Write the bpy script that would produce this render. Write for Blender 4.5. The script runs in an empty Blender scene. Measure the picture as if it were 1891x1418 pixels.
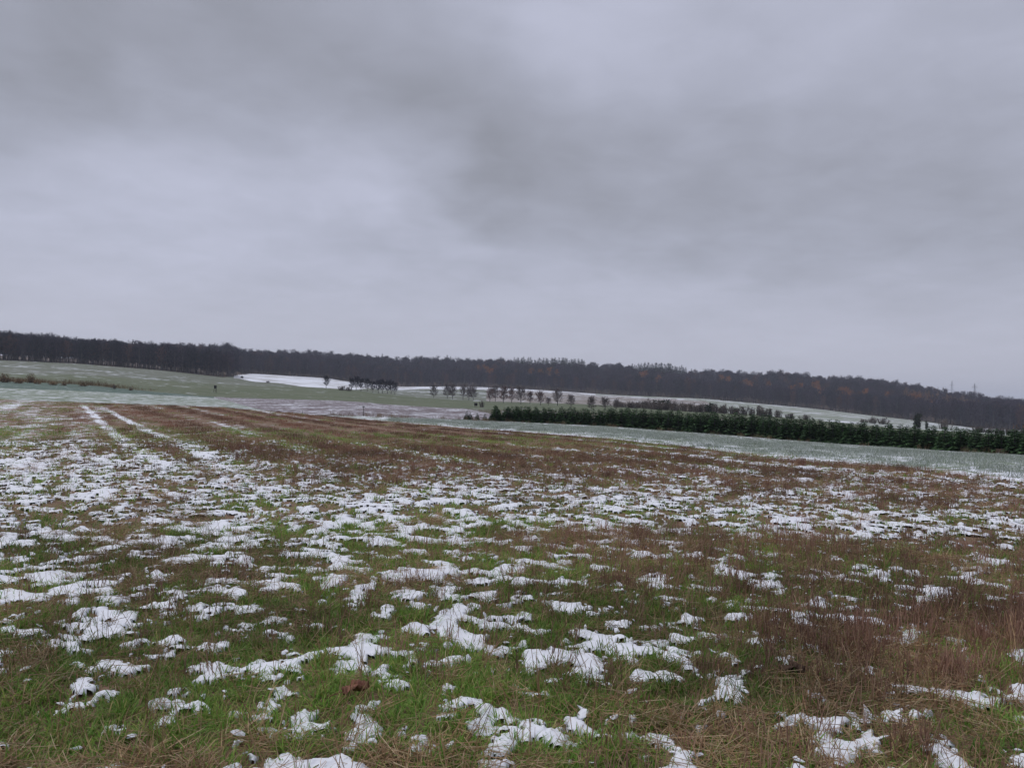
import bpy, math, random
import numpy as np

R = math.radians
random.seed(7)
rng = np.random.default_rng(11)
scene = bpy.context.scene
col = scene.collection

# ------------------------------------------------------------------ camera
F, CX, CY = 1428.0, 945.5, 709.0          # focal length and centre of the 1891 px wide photograph
CAMZ, PITCH, ROLL = 1.6, R(1.04), R(1.3)
cd = bpy.data.cameras.new('camera')
cd.sensor_fit = 'HORIZONTAL'; cd.sensor_width = 36.0
cd.lens = 36.0 * F / 1891.0
cd.clip_start, cd.clip_end = 0.05, 20000
cam = bpy.data.objects.new('camera', cd); col.objects.link(cam)
cx_, sx_ = math.cos(math.pi/2 + PITCH), math.sin(math.pi/2 + PITCH)
RX = np.array([[1, 0, 0], [0, cx_, -sx_], [0, sx_, cx_]])
RZ = np.array([[math.cos(ROLL), -math.sin(ROLL), 0], [math.sin(ROLL), math.cos(ROLL), 0], [0, 0, 1]])
RM = RX @ RZ
from mathutils import Matrix
m4 = Matrix(RM.tolist()).to_4x4(); m4.translation = (0, 0, CAMZ)
cam.matrix_world = m4
scene.camera = cam

def ray(px, py):
    v = RM @ np.array([(px - CX)/F, (CY - py)/F, -1.0])
    return v / np.linalg.norm(v)
def ray_point(px, py, d):
    """point at horizontal distance d on the line of sight through a photo pixel"""
    v = ray(px, py); h = math.hypot(v[0], v[1])
    return np.array([v[0]/h*d, v[1]/h*d, CAMZ + v[2]/h*d])
def ground0(px, py):
    v = ray(px, py); k = -CAMZ / v[2]
    return np.array([v[0]*k, v[1]*k])

# ------------------------------------------------------------------ sky, sun, exposure
SUN_EL, SUN_AZ = R(58), R(-60)             # soft sun behind the cloud, over to the left
w = bpy.data.worlds.new('World'); scene.world = w; w.use_nodes = True
nt = w.node_tree; nt.nodes.clear()
def N(tree, kind, **kw):
    n = tree.nodes.new(kind)
    for k, v in kw.items(): setattr(n, k, v)
    return n
out = N(nt, 'ShaderNodeOutputWorld')
sky = N(nt, 'ShaderNodeTexSky', sky_type='NISHITA', sun_disc=False, sun_elevation=SUN_EL, sun_rotation=SUN_AZ)
bg1 = N(nt, 'ShaderNodeBackground'); bg1.inputs[1].default_value = 0.08
nt.links.new(sky.outputs[0], bg1.inputs[0])
tc = N(nt, 'ShaderNodeTexCoord')
def vmath(tree, op, a, b=None):
    n = N(tree, 'ShaderNodeVectorMath', operation=op)
    for i, v in enumerate((a, b)):
        if v is None: continue
        if hasattr(v, 'is_output'): tree.links.new(v, n.inputs[i])
        else: n.inputs[i].default_value = v
    return n
def smath(tree, op, a, b=None, c=None, clamp=False):
    n = N(tree, 'ShaderNodeMath', operation=op, use_clamp=clamp)
    for i, v in enumerate((a, b, c)):
        if v is None: continue
        if hasattr(v, 'is_output'): tree.links.new(v, n.inputs[i])
        else: n.inputs[i].default_value = v
    return n.outputs[0]
def noise(tree, vec, scale, detail=3.0, rough=0.5, dist=0.0):
    n = N(tree, 'ShaderNodeTexNoise')
    n.inputs['Scale'].default_value = scale; n.inputs['Detail'].default_value = detail
    n.inputs['Roughness'].default_value = rough; n.inputs['Distortion'].default_value = dist
    if vec is not None: tree.links.new(vec, n.inputs['Vector'])
    return n
def maprange(tree, v, a, b, c, d, mode='SMOOTHSTEP'):
    n = N(tree, 'ShaderNodeMapRange', interpolation_type=mode, clamp=True)
    if hasattr(v, 'is_output'): tree.links.new(v, n.inputs[0])
    for i, x in enumerate((a, b, c, d)): n.inputs[i+1].default_value = x
    return n.outputs[0]
def mixc(tree, f, a, b, mode='MIX'):
    n = N(tree, 'ShaderNodeMix', data_type='RGBA', blend_type=mode)
    for s, v in ((n.inputs[0], f), (n.inputs[6], a), (n.inputs[7], b)):
        if hasattr(v, 'is_output'): tree.links.new(v, s)
        else: s.default_value = v if not isinstance(v, tuple) else (*v[:3], 1.0)
    return n.outputs[2]

D = tc.outputs['Generated']
sep = N(nt, 'ShaderNodeSeparateXYZ'); nt.links.new(D, sep.inputs[0])
zc = smath(nt, 'MAXIMUM', sep.outputs[2], 0.0)
zz = smath(nt, 'ADD', zc, 0.16)
cmb = N(nt, 'ShaderNodeCombineXYZ')
nt.links.new(smath(nt, 'DIVIDE', sep.outputs[0], zz), cmb.inputs[0])
nt.links.new(smath(nt, 'DIVIDE', sep.outputs[1], zz), cmb.inputs[1])
Q = cmb.outputs[0]                         # the direction laid onto a flat cloud deck
nA = noise(nt, Q, 0.85, 5, 0.52, 0.3)
nB = noise(nt, Q, 2.6, 4, 0.5, 0.4)
wob = vmath(nt, 'SUBTRACT', noise(nt, Q, 1.5, 3, 0.55).outputs['Color'], (0.5, 0.5, 0.5))
wob2 = vmath(nt, 'MULTIPLY', wob.outputs[0], (0.26, 0.26, 0.12))
DW = vmath(nt, 'NORMALIZE', vmath(nt, 'ADD', D, wob2.outputs[0]).outputs[0]).outputs[0]
nC = noise(nt, Q, 6.5, 5, .55, .5)
val = smath(nt, 'MULTIPLY_ADD', nA.outputs['Fac'], 0.50, 0.17)
val = smath(nt, 'MULTIPLY_ADD', nB.outputs['Fac'], 0.34, val)
val = smath(nt, 'MULTIPLY_ADD', nC.outputs['Fac'], 0.26, val)
for px, py, rad, amt in ((-80, 30, 8, -.24), (150, 70, 7, -.24), (380, 60, 7, -.24), (600, 80, 7, -.22), (780, 150, 6, -.20), (900, 250, 6, -.24), (1030, 320, 6, -.22), (1220, 330, 6, -.18),
                         (1420, 350, 6, -.15), (1640, 390, 7, -.16), (1850, 420, 7, -.12), (1060, 90, 6, .07), (120, 290, 10, .09), (500, 290, 7, .08), (740, 320, 4, .08)):
    c = ray(px, py)
    dt = vmath(nt, 'DOT_PRODUCT', DW, tuple(c)).outputs['Value']
    val = smath(nt, 'ADD', val, maprange(nt, dt, math.cos(R(rad*1.5)), 1.0, 0.0, amt))
ramp = N(nt, 'ShaderNodeValToRGB')
cr = ramp.color_ramp
cr.elements[0].position = 0.10; cr.elements[0].color = (0.215, 0.221, 0.252, 1)
cr.elements[1].position = 1.05; cr.elements[1].color = (0.435, 0.450, 0.555, 1)
cr.elements[1].position = 1.0
e = cr.elements.new(0.55); e.color = (0.318, 0.330, 0.398, 1)
nt.links.new(val, ramp.inputs[0])
hz = maprange(nt, zc, 0.0, 0.20, 0.80, 0.0)
skycol = mixc(nt, hz, ramp.outputs[0], (0.44, 0.445, 0.53))
bg2 = N(nt, 'ShaderNodeBackground'); nt.links.new(skycol, bg2.inputs[0]); bg2.inputs[1].default_value = 1.0
mx = N(nt, 'ShaderNodeMixShader'); mx.inputs[0].default_value = 0.95     # 95 % cloud cover
nt.links.new(bg1.outputs[0], mx.inputs[1]); nt.links.new(bg2.outputs[0], mx.inputs[2])
nt.links.new(mx.outputs[0], out.inputs[0])

sd = bpy.data.lights.new('sun', 'SUN'); sd.energy = 1.5; sd.angle = R(40); sd.color = (1.0, 0.97, 0.94)
so = bpy.data.objects.new('sun', sd); col.objects.link(so)
so.rotation_euler = (R(90) - SUN_EL, 0, math.pi - SUN_AZ + math.pi)
sdir = np.array([math.sin(SUN_AZ)*math.cos(SUN_EL), math.cos(SUN_AZ)*math.cos(SUN_EL), math.sin(SUN_EL)])
from mathutils import Vector
so.rotation_euler = Vector(tuple(sdir)).to_track_quat('Z', 'Y').to_euler()

vs = scene.view_settings
vs.view_transform = 'Standard'; vs.look = 'None'; vs.gamma = 1.0; vs.exposure = 0.35; vs.use_curve_mapping = False
scene.cycles.max_bounces = 6; scene.cycles.diffuse_bounces = 3; scene.cycles.transparent_max_bounces = 6
scene.cycles.volume_bounces = 0

# ------------------------------------------------------------------ numpy noise
_P = np.random.default_rng(3).random((256, 256))
def vnoise(x, y):
    xi = np.floor(x).astype(int); yi = np.floor(y).astype(int)
    fx = x - xi; fy = y - yi
    fx = fx*fx*fx*(fx*(fx*6-15)+10); fy = fy*fy*fy*(fy*(fy*6-15)+10)
    a = _P[xi & 255, yi & 255]; b = _P[(xi+1) & 255, yi & 255]
    c = _P[xi & 255, (yi+1) & 255]; d = _P[(xi+1) & 255, (yi+1) & 255]
    return (a*(1-fx)+b*fx)*(1-fy) + (c*(1-fx)+d*fx)*fy
def fbm(x, y, oct=4, gain=0.5):
    s = 0; a = 1; t = 0
    for k in range(oct):
        cs, sn = math.cos(0.7*k+.3), math.sin(0.7*k+.3)
        s = s + a*vnoise((x*cs-y*sn)*2**k + 17.3*k, (x*sn+y*cs)*2**k + 9.1*k); t += a; a *= gain
    return s/t
def sstep(x, a, b):
    t = np.clip((x-a)/(b-a), 0, 1); return t*t*(3-2*t)

# ------------------------------------------------------------------ terrain
# each field boundary: photo column -> (horizontal distance, photo row); rows become heights
PXC = np.arange(-400, 2301, 10.0)
AZC = np.arctan((PXC - CX)/F)
def bound(tab):
    t = np.array(tab, float)
    d = np.interp(PXC, t[:, 0], t[:, 1]); y = np.interp(PXC, t[:, 0], t[:, 2])
    z = np.array([ray_point(p, yy, dd)[2] for p, yy, dd in zip(PXC, y, d)])
    z = np.where(PXC < 0, np.interp(0, PXC, z), z); z = np.where(PXC > 1891, np.interp(1891, PXC, z), z)
    return d, z
def smooth(a, n=3):
    k = np.ones(2*n+1)/(2*n+1)
    return np.convolve(np.pad(a, n, mode='edge'), k, 'valid')
B1 = bound([(-200, 100, 737), (0, 95, 737), (150, 85, 743), (430, 76, 753), (640, 66, 771), (740, 57, 779), (860, 49, 789), (1130, 36, 808), (1400, 28, 838), (1650, 23.5, 861), (1891, 20, 886), (2200, 17, 915)])
B2 = bound([(0, 150, 716), (150, 145, 722), (300, 160, 730), (395, 182, 734), (430, 118, 743), (480, 88, 757), (540, 74, 765), (640, 72, 767), (740, 80, 772), (860, 90, 775), (1130, 95, 787), (1400, 82, 808), (1650, 72, 826), (1891, 64, 840), (2200, 56, 856)])
B3 = bound([(0, 210, 704), (150, 200, 710), (300, 192, 725), (395, 190, 733), (430, 190, 735), (640, 200, 740), (740, 200, 749), (860, 190, 755), (1130, 150, 762), (1400, 140, 778), (1650, 130, 797), (1891, 125, 812)])
B4 = bound([(0, 330, 688), (150, 330, 692), (430, 360, 711), (640, 380, 718), (740, 380, 731), (860, 340, 740), (1130, 330, 748), (1400, 300, 766), (1650, 260, 790), (1891, 240, 805)])
B5 = bound([(0, 560, 665), (150, 560, 672), (300, 560, 684), (425, 560, 698), (452, 800, 689), (600, 850, 698), (640, 860, 704), (740, 880, 714), (860, 900, 713.5), (1000, 900, 720), (1130, 900, 729), (1300, 900, 736), (1400, 880, 745), (1500, 850, 754), (1600, 820, 766), (1700, 780, 777), (1790, 740, 789), (1891, 720, 795)])
z6 = np.interp(PXC, [0, 300, 380, 460, 600, 740, 860, 1000, 1130, 1300, 1400, 1500, 1600, 1700, 1800, 1891], [38, 38, 40, 41, 43, 39, 41, 41, 37, 31, 29, 27, 22, 13, 0, -3])
d6 = np.full_like(PXC, 1200.0)
nul = np.zeros_like(PXC)
CD = np.stack([nul, nul+6, nul+12] + [smooth(b[0], 2) for b in (B1, B2, B3, B4)] + [B5[0], d6, nul+2200, nul+6000], 1)
CZ = np.stack([nul, nul, nul] + [smooth(b[1], 4) for b in (B1, B2, B3, B4)] + [smooth(B5[1], 1), smooth(z6, 3), smooth(z6, 3)-34, nul-60], 1)
mid_z = 0.5*(CZ[40]+CZ[-40]); mid_d = 0.5*(CD[40]+CD[-40])
def ctrl(az):
    az = np.asarray(az, float)
    Dn = np.stack([np.interp(az, AZC, CD[:, k]) for k in range(CD.shape[1])], -1)
    Zn = np.stack([np.interp(az, AZC, CZ[:, k]) for k in range(CD.shape[1])], -1)
    wgt = sstep(np.abs(az), R(52), R(150))[..., None]
    return Dn*(1-wgt)+mid_d*wgt, Zn*(1-wgt)+mid_z*wgt
def base_height(x, y):
    x = np.asarray(x, float).ravel(); y = np.asarray(y, float).ravel()
    d = np.hypot(x, y); az = np.arctan2(x, y)
    Dn, Zn = ctrl(az)
    h = np.diff(Dn, axis=1); s = np.diff(Zn, axis=1)/np.maximum(h, 1e-3)
    m = np.zeros_like(Zn); m[:, -1] = s[:, -1]
    p = s[:, :-1]*s[:, 1:]
    m[:, 1:-1] = np.where(p > 0, 2*p/np.where(p > 0, s[:, :-1]+s[:, 1:], 1), 0)
    k = np.clip((d[:, None] >= Dn).sum(1)-1, 0, Dn.shape[1]-2); i = np.arange(len(d))
    hh = h[i, k]; t = np.clip((d-Dn[i, k])/hh, 0, 1)
    t2, t3 = t*t, t*t*t
    return (2*t3-3*t2+1)*Zn[i, k] + (t3-2*t2+t)*hh*m[i, k] + (-2*t3+3*t2)*Zn[i, k+1] + (t3-t2)*hh*m[i, k+1]
def height(x, y):
    x = np.asarray(x, float).ravel(); y = np.asarray(y, float).ravel()
    d = np.hypot(x, y)
    z = base_height(x, y)
    near = 1 - sstep(d, 20, 45)
    z = z + near*(0.07*(fbm(x*1.3, y*1.3, 3)-.5) + 0.035*(fbm(x*6+5, y*6, 2)-.5))
    z = z + sstep(d, 20, 60)*0.10*(fbm(x*.12+40, y*.12, 3)-.5)
    return z
def hz1(x, y): return float(height([x], [y])[0])
def hrow(px, d):
    """height of the ground at a photo column and a horizontal distance"""
    v = ray(px, 735); h = math.hypot(v[0], v[1]); x, y = v[0]/h*d, v[1]/h*d
    return x, y, hz1(x, y)
def bd(az, k): return ctrl(az)[0][..., k]        # distance of boundary k (3 = B1 ...)
def find_d(px, py, dmin=4, dmax=1100):
    """distance at which the line of sight through a pixel meets the ground"""
    v = ray(px, py); h = math.hypot(v[0], v[1])
    ds = np.geomspace(dmin, dmax, 1500)
    zs = CAMZ + v[2]/h*ds; g = height(v[0]/h*ds, v[1]/h*ds)
    hit = np.nonzero(zs <= g)[0]
    return float(ds[hit[0]]) if len(hit) else dmax
def to_px(x, y, z):
    P = np.stack([x, y, z-CAMZ], -1) @ RM
    return CX + F*P[..., 0]/-P[..., 2], CY - F*P[..., 1]/-P[..., 2]

# ------------------------------------------------------------------ what covers the stubble field
TX = np.array([0, 300, 600, 950, 1300, 1600, 1891.])
TY = np.array([745, 780, 820, 860, 890, 920, 955, 990, 1020, 1060, 1100, 1160, 1220, 1300, 1418.])
SNOW = np.array([[.35, .12, .05, .05, .2, .2, .2], [.35, .15, .05, .05, .12, .2, .2], [.45, .25, .08, .08, .12, .15, .2], [.58, .50, .22, .12, .12, .15, .15],
    [.54, .58, .50, .38, .28, .22, .16], [.48, .52, .54, .54, .52, .42, .26], [.44, .45, .48, .50, .50, .52, .52], [.42, .42, .44, .46, .50, .45, .45],
    [.42, .42, .36, .34, .24, .20, .22], [.44, .42, .36, .30, .24, .26, .32], [.42, .38, .34, .36, .26, .24, .34], [.36, .34, .32, .34, .20, .14, .12],
    [.30, .26, .26, .28, .26, .20, .16], [.26, .24, .22, .25, .28, .32, .32], [.24, .24, .27, .28, .30, .31, .34]])
BROWN = np.array([[.15, .9, 1, 1, .9, .9, .9], [.15, .9, 1, 1, .9, .9, .9], [.15, .75, 1, 1, .9, .9, .9], [.15, .35, .85, .95, .95, .95, .95],
    [.15, .20, .35, .6, .8, .9, .95], [.12, .12, .12, .2, .35, .6, .85], [.10, .08, .08, .08, .12, .16, .2], [.16, .12, .12, .18, .3, .35, .3],
    [.18, .14, .14, .3, .65, .65, .6], [.14, .18, .18, .3, .4, .4, .45], [.14, .14, .2, .28, .3, .55, .55], [.14, .14, .2, .2, .3, .95, 1],
    [.12, .14, .14, .14, .20, .42, .45], [.10, .10, .12, .12, .14, .2, .22], [.10, .10, .12, .12, .16, .22, .24]])
def table(T, px, py):
    fx = np.interp(px, TX, np.arange(len(TX))); fy = np.interp(py, TY, np.arange(len(TY)))
    ix = np.clip(fx.astype(int), 0, len(TX)-2); iy = np.clip(fy.astype(int), 0, len(TY)-2)
    ax = fx-ix; ay = fy-iy
    return (T[iy, ix]*(1-ax)+T[iy, ix+1]*ax)*(1-ay) + (T[iy+1, ix]*(1-ax)+T[iy+1, ix+1]*ax)*ay
_a, _b = rng.random(60000)*300, rng.random(60000)*300
_q = np.sort(.82*fbm(_a*6.2, _b*6.2, 4, .54)+.18*fbm(_a*1.1+3, _b*1.1+70, 2)); _u = np.linspace(0, 1, len(_q))
def pct(n): return np.interp(n, _q, _u)
ROWN = np.array([0.875, 0.485])                   # across the drill rows
TRACKS = [np.array([ground0(*p) for p in pl]) for pl in (
    [(152, 752), (166, 762), (200, 795), (250, 828), (310, 868), (355, 897), (410, 930), (470, 970)], [(195, 757), (212, 767), (270, 795), (340, 823), (395, 850), (450, 884), (520, 925), (590, 965)])]
def near_line(x, y, pl):
    best = np.full(x.shape, 1e9)
    for a, b in zip(pl[:-1], pl[1:]):
        ab = b-a; t = np.clip(((x-a[0])*ab[0]+(y-a[1])*ab[1])/(ab@ab), 0, 1)
        best = np.minimum(best, np.hypot(x-a[0]-t*ab[0], y-a[1]-t*ab[1]))
    return best
def cover(x, y):
    """snow share and stubble share of the stubble field at a place"""
    d = np.hypot(x, y)
    px, py = to_px(x, y, np.zeros_like(x)); py = np.where(d < 2.5, 1418, py)
    wx = 60*(fbm(x*.35+3, y*.35, 3)-.5)*np.clip(12/d, .3, 2); wy = 130*(fbm(x*.4, y*.4+8, 3)-.5)*np.clip(7/d, .1, 1)
    s = table(SNOW, px+wx, py+wy); b = table(BROWN, px+wx, py+wy)
    v = x*ROWN[0]+y*ROWN[1]; u = -x*ROWN[1]+y*ROWN[0]
    rows = fbm(v*.55, u*.03, 3)
    far = sstep(d, 13, 24)
    s = s*(1-far) + far*np.clip(s + 1.3*(rows-.62)*(rows > .55), 0, 1)
    b = b*(1-far) + far*np.clip(b - 1.8*np.clip(rows-.60, 0, 1), 0, 1)
    fr = np.abs(((v + .35*(fbm(u*.06, v*.1+5, 2)-.5))/2.7) % 1.0 - .5)*2           # 1 in the gap between two drill strips
    gap = sstep(fr, .60, .76)*(.35+.65*sstep(fbm(u*.07+9, v*.9, 2), .30, .52))*sstep(d, 14, 22)
    rgt = (.35+.65*sstep(px, 800, 1300))*(.25+.75*sstep(px, 200, 520))
    s = np.clip(s + .44*gap*np.maximum(rgt, .30), 0, 1); b = b*(1-.93*gap*sstep(px, 150, 420))
    for t in TRACKS:
        n = near_line(x, y, t) + .30*(fbm(x*1.6, y*1.6, 3)-.5)
        k = 1 - sstep(n, .13, .33)
        k = k*(1-.65*(1-sstep(d, 11, 19)))*(.55+.45*sstep(fbm(u*.8, v*.8+4, 3), .35, .5))
        s = np.maximum(s, .86*k); b = b*(1-.95*k)
    az = np.arctan2(x, y); e = (bd(az, 3)-d)/np.maximum(bd(az, 3), 1)
    k = (1-sstep(e, .015, .05))*sstep(az, R(-14), R(-8))*(.35+.65*sstep(fbm(u*.25, v*.6, 3), .35, .55))
    s = np.maximum(s, .9*k); b = b*(1-k)
    k = sstep(d, 40, 60)*(1-sstep(px, 90, 190))
    b = b*(1-.6*k)
    return s, b

# ------------------------------------------------------------------ materials
def mat(name):
    m = bpy.data.materials.new(name); m.use_nodes = True
    t = m.node_tree; b = t.nodes['Principled BSDF']
    b.inputs['Roughness'].default_value = .85
    b.inputs['Specular IOR Level'].default_value = .25
    return m, t, b
def pos(t): return N(t, 'ShaderNodeNewGeometry').outputs['Position']
def attr(t, name, kind='GEOMETRY'):
    a = N(t, 'ShaderNodeAttribute', attribute_type=kind); a.attribute_name = name; return a.outputs['Fac']
def bump(t, b, h, strength=.5, dist=.02):
    n = N(t, 'ShaderNodeBump'); n.inputs['Strength'].default_value = strength; n.inputs['Distance'].default_value = dist
    t.links.new(h, n.inputs['Height']); t.links.new(n.outputs[0], b.inputs['Normal'])
def ramp_node(t, v, stops):
    r = N(t, 'ShaderNodeValToRGB'); t.links.new(v, r.inputs[0])
    els = r.color_ramp.elements
    for i, (p, c) in enumerate(stops):
        e = els[i] if i < 2 else els.new(p)
        e.position = p; e.color = (*c, 1)
    return r.outputs[0]
SNOWC = (.66, .69, .76)

def stretched(t, ang, sx, sy):
    m = N(t, 'ShaderNodeMapping'); t.links.new(pos(t), m.inputs[0])
    m.inputs['Rotation'].default_value = (0, 0, ang); m.inputs['Scale'].default_value = (sx, sy, 1)
    return m.outputs[0]

def field_mat(name, c1, c2, c3, scale, snow=None, snowscale=1.0, ang=R(-29), stretch=(1, .12), bumpd=.02):
    """mottled field: three ground colours, drill streaks, and a thin snow cover with a share between 0 and 1"""
    m, t, b = mat(name)
    P = pos(t)
    n1 = noise(t, P, scale, 5, .6); n2 = noise(t, P, scale*5.3, 3, .6)
    st = noise(t, stretched(t, ang, *stretch), .35, 4, .55)
    c = mixc(t, maprange(t, n1.outputs['Fac'], .38, .62, 0, 1), c1, c2)
    c = mixc(t, maprange(t, n2.outputs['Fac'], .48, .72, 0, .8), c, c3)
    c = mixc(t, maprange(t, st.outputs['Fac'], .40, .68, 0, .55), c, c3)
    if snow is not None:
        sn = noise(t, P, snowscale, 5, .6)
        sn2 = noise(t, stretched(t, ang, stretch[0], stretch[1]), snowscale*.35, 4, .55)
        v = smath(t, 'ADD', smath(t, 'MULTIPLY', sn.outputs['Fac'], .65), smath(t, 'MULTIPLY', sn2.outputs['Fac'], .35))
        if snow == 'attr': s = attr(t, 'snow')
        else: s = snow
        th = smath(t, 'MULTIPLY_ADD', s, -.34, .67) if hasattr(s, 'is_output') else None
        if th is None:
            thv = .67-.34*s
            k = maprange(t, v, thv-.03, thv+.04, 0, 1)
        else:
            k = smath(t, 'DIVIDE', smath(t, 'SUBTRACT', v, smath(t, 'SUBTRACT', th, .03)), .07, clamp=True)
        c = mixc(t, k, c, SNOWC)
    t.links.new(c, b.inputs['Base Color'])
    bump(t, b, n2.outputs['Fac'], .7, bumpd)
    return m
M_stubble = field_mat('stubble ground', (.15, .088, .058), (.13, .098, .052), (.21, .13, .088), 1.6, 'attr', 2.2, bumpd=.03)
M_frost = field_mat('frosted crop', (.165, .20, .14), (.30, .33, .29), (.11, .15, .085), .9, .46, 2.6, stretch=(1, .2))
M_strip = field_mat('frosted strip', (.14, .175, .125), (.26, .295, .26), (.105, .145, .085), .35, .38, .8, ang=R(10), stretch=(.06, .9))
M_crop = field_mat('blue green crop', (.06, .098, .078), (.09, .14, .115), (.045, .075, .058), .3, .16, .8, ang=R(10), stretch=(.06, .9))
M_plough = field_mat('ploughed field', (.125, .10, .108), (.19, .165, .178), (.085, .062, .066), .55, .36, 1.3, ang=R(-20), stretch=(.5, .2))
M_under = field_mat('plantation ground', (.06, .055, .03), (.09, .075, .045), (.05, .06, .025), .8, .20, 1.4)
M_meadow = field_mat('meadow', (.062, .085, .036), (.088, .108, .056), (.125, .135, .095), .05, .16, .22, ang=R(8), stretch=(.02, .35))
M_pasture = field_mat('pasture', (.105, .118, .085), (.145, .155, .13), (.075, .095, .05), .03, .28, .16, ang=R(8), stretch=(.014, .2))
M_snowf = field_mat('snowy field', (.33, .335, .34), (.44, .455, .48), (.34, .31, .29), .02, .58, .05, ang=R(4), stretch=(.01, .12))
M_brownf = field_mat('pale brown field', (.19, .165, .15), (.26, .24, .23), (.15, .125, .10), .03, .34, .12, ang=R(4), stretch=(.012, .15))
M_slope = field_mat('frosted slope', (.19, .215, .17), (.30, .32, .30), (.13, .165, .10), .03, .40, .10, ang=R(-12), stretch=(.012, .16))
M_leaf = field_mat('leaf litter', (.055, .035, .025), (.08, .05, .035), (.04, .03, .025), .1, .08, .2)

m, t, b = mat('snow'); M_snow = m
nz = noise(t, pos(t), 38, 4, .6); nz2 = noise(t, pos(t), 9, 3, .6)
t.links.new(mixc(t, nz2.outputs['Fac'], (.64, .665, .73), (.70, .72, .77)), b.inputs['Base Color'])
b.inputs['Roughness'].default_value = .65
bump(t, b, nz.outputs['Fac'], .55, .012)

def blade_mat(name, stops, tint_lo=.7, tint_hi=1.25, trans=.25, frost=0.0):
    """leaf and stalk colours picked by a value stored on each blade and varied from tuft to tuft"""
    m, t, b = mat(name)
    c = ramp_node(t, attr(t, 'hue'), stops)
    k = maprange(t, attr(t, 'tint', 'INSTANCER'), 0, 1, tint_lo, tint_hi, 'LINEAR')
    cc = N(t, 'ShaderNodeVectorMath', operation='SCALE'); t.links.new(c, cc.inputs[0]); t.links.new(k, cc.inputs['Scale'])
    c = cc.outputs[0]
    t.links.new(c, b.inputs['Base Color']); b.inputs['Roughness'].default_value = .6
    if trans:
        tr = N(t, 'ShaderNodeBsdfTranslucent'); t.links.new(c, tr.inputs[0])
        mxx = N(t, 'ShaderNodeMixShader'); mxx.inputs[0].default_value = trans
        t.links.new(b.outputs[0], mxx.inputs[1]); t.links.new(tr.outputs[0], mxx.inputs[2])
        t.links.new(mxx.outputs[0], t.nodes['Material Output'].inputs[0])
    return m
M_grass = blade_mat('grass', [(0, (.085, .21, .028)), (.5, (.175, .275, .055)), (.8, (.29, .30, .09)), (1, (.42, .35, .17))], .6, 1.45, .42)
M_straw = blade_mat('straw', [(0, (.42, .29, .16)), (.5, (.31, .185, .10)), (1, (.50, .40, .26))], .6, 1.2)
M_stem = blade_mat('stubble stems', [(0, (.21, .125, .092)), (.5, (.34, .20, .145)), (1, (.46, .32, .235))], .6, 1.3, .3)
M_stemfar = blade_mat('far stubble stems', [(0, (.17, .085, .058)), (.5, (.27, .14, .095)), (1, (.40, .25, .175))], .5, 1.45, .25)
M_frostb = blade_mat('frosted leaves', [(0, (.10, .15, .08)), (.5, (.27, .31, .255)), (1, (.54, .56, .55))], .75, 1.2)
M_drygrass = blade_mat('dry grass', [(0, (.13, .085, .045)), (.5, (.20, .14, .08)), (1, (.28, .23, .16))], .6, 1.2)

def simple_mat(name, c1, c2, scale=3, rough=.9):
    m, t, b = mat(name)
    n = noise(t, N(t, 'ShaderNodeTexCoord').outputs['Object'], scale, 4, .6)
    oi = N(t, 'ShaderNodeObjectInfo')
    c = mixc(t, maprange(t, n.outputs['Fac'], .35, .65, 0, 1), c1, c2)
    cc = N(t, 'ShaderNodeVectorMath', operation='SCALE'); t.links.new(c, cc.inputs[0])
    t.links.new(maprange(t, oi.outputs['Random'], 0, 1, .75, 1.25, 'LINEAR'), cc.inputs['Scale'])
    t.links.new(cc.outputs[0], b.inputs['Base Color']); b.inputs['Roughness'].default_value = rough
    return m
M_bark = simple_mat('bark', (.075, .070, .076), (.135, .125, .125), 1.5)
M_twig = simple_mat('bare twigs', (.042, .034, .056), (.072, .055, .078), .6)
M_twigred = simple_mat('russet twigs', (.085, .048, .050), (.125, .068, .060), .6)
M_twigdark = simple_mat('dark twigs', (.024, .026, .042), (.042, .042, .060), .6)
M_orange = simple_mat('russet beech leaves', (.24, .085, .032), (.33, .14, .05), .7)
M_larch = simple_mat('larch needles', (.30, .14, .04), (.40, .21, .065), .7)
M_needle = simple_mat('young spruce needles', (.030, .074, .026), (.060, .115, .044), 4)
M_needle2 = simple_mat('old spruce needles', (.009, .016, .014), (.016, .026, .020), .5)
M_ivy = simple_mat('dark evergreen leaves', (.016, .026, .016), (.03, .042, .024), 1)
M_shrub = simple_mat('shrub twigs', (.10, .082, .072), (.155, .13, .115), 2)
M_orch = simple_mat('orchard twigs', (.105, .088, .092), (.16, .135, .135), 1)
M_shrubo = simple_mat('ochre shrub leaves', (.16, .10, .055), (.22, .145, .08), 2)
M_wood = simple_mat('weathered wood', (.045, .040, .034), (.085, .072, .058), 9)
M_wooddk = simple_mat('dark boards', (.018, .020, .020), (.034, .036, .034), 9)
M_roof = simple_mat('roofing felt', (.03, .032, .034), (.055, .056, .058), 6)
M_pale = simple_mat('pale brown boards', (.10, .072, .058), (.15, .11, .088), 9)
M_steel = simple_mat('galvanised steel', (.30, .31, .33), (.38, .39, .42), 2, .6)
M_dock = simple_mat('withered leaf', (.17, .075, .05), (.25, .125, .085), 25)
M_dock2 = simple_mat('rotting leaf', (.045, .028, .020), (.08, .05, .036), 25)

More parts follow.
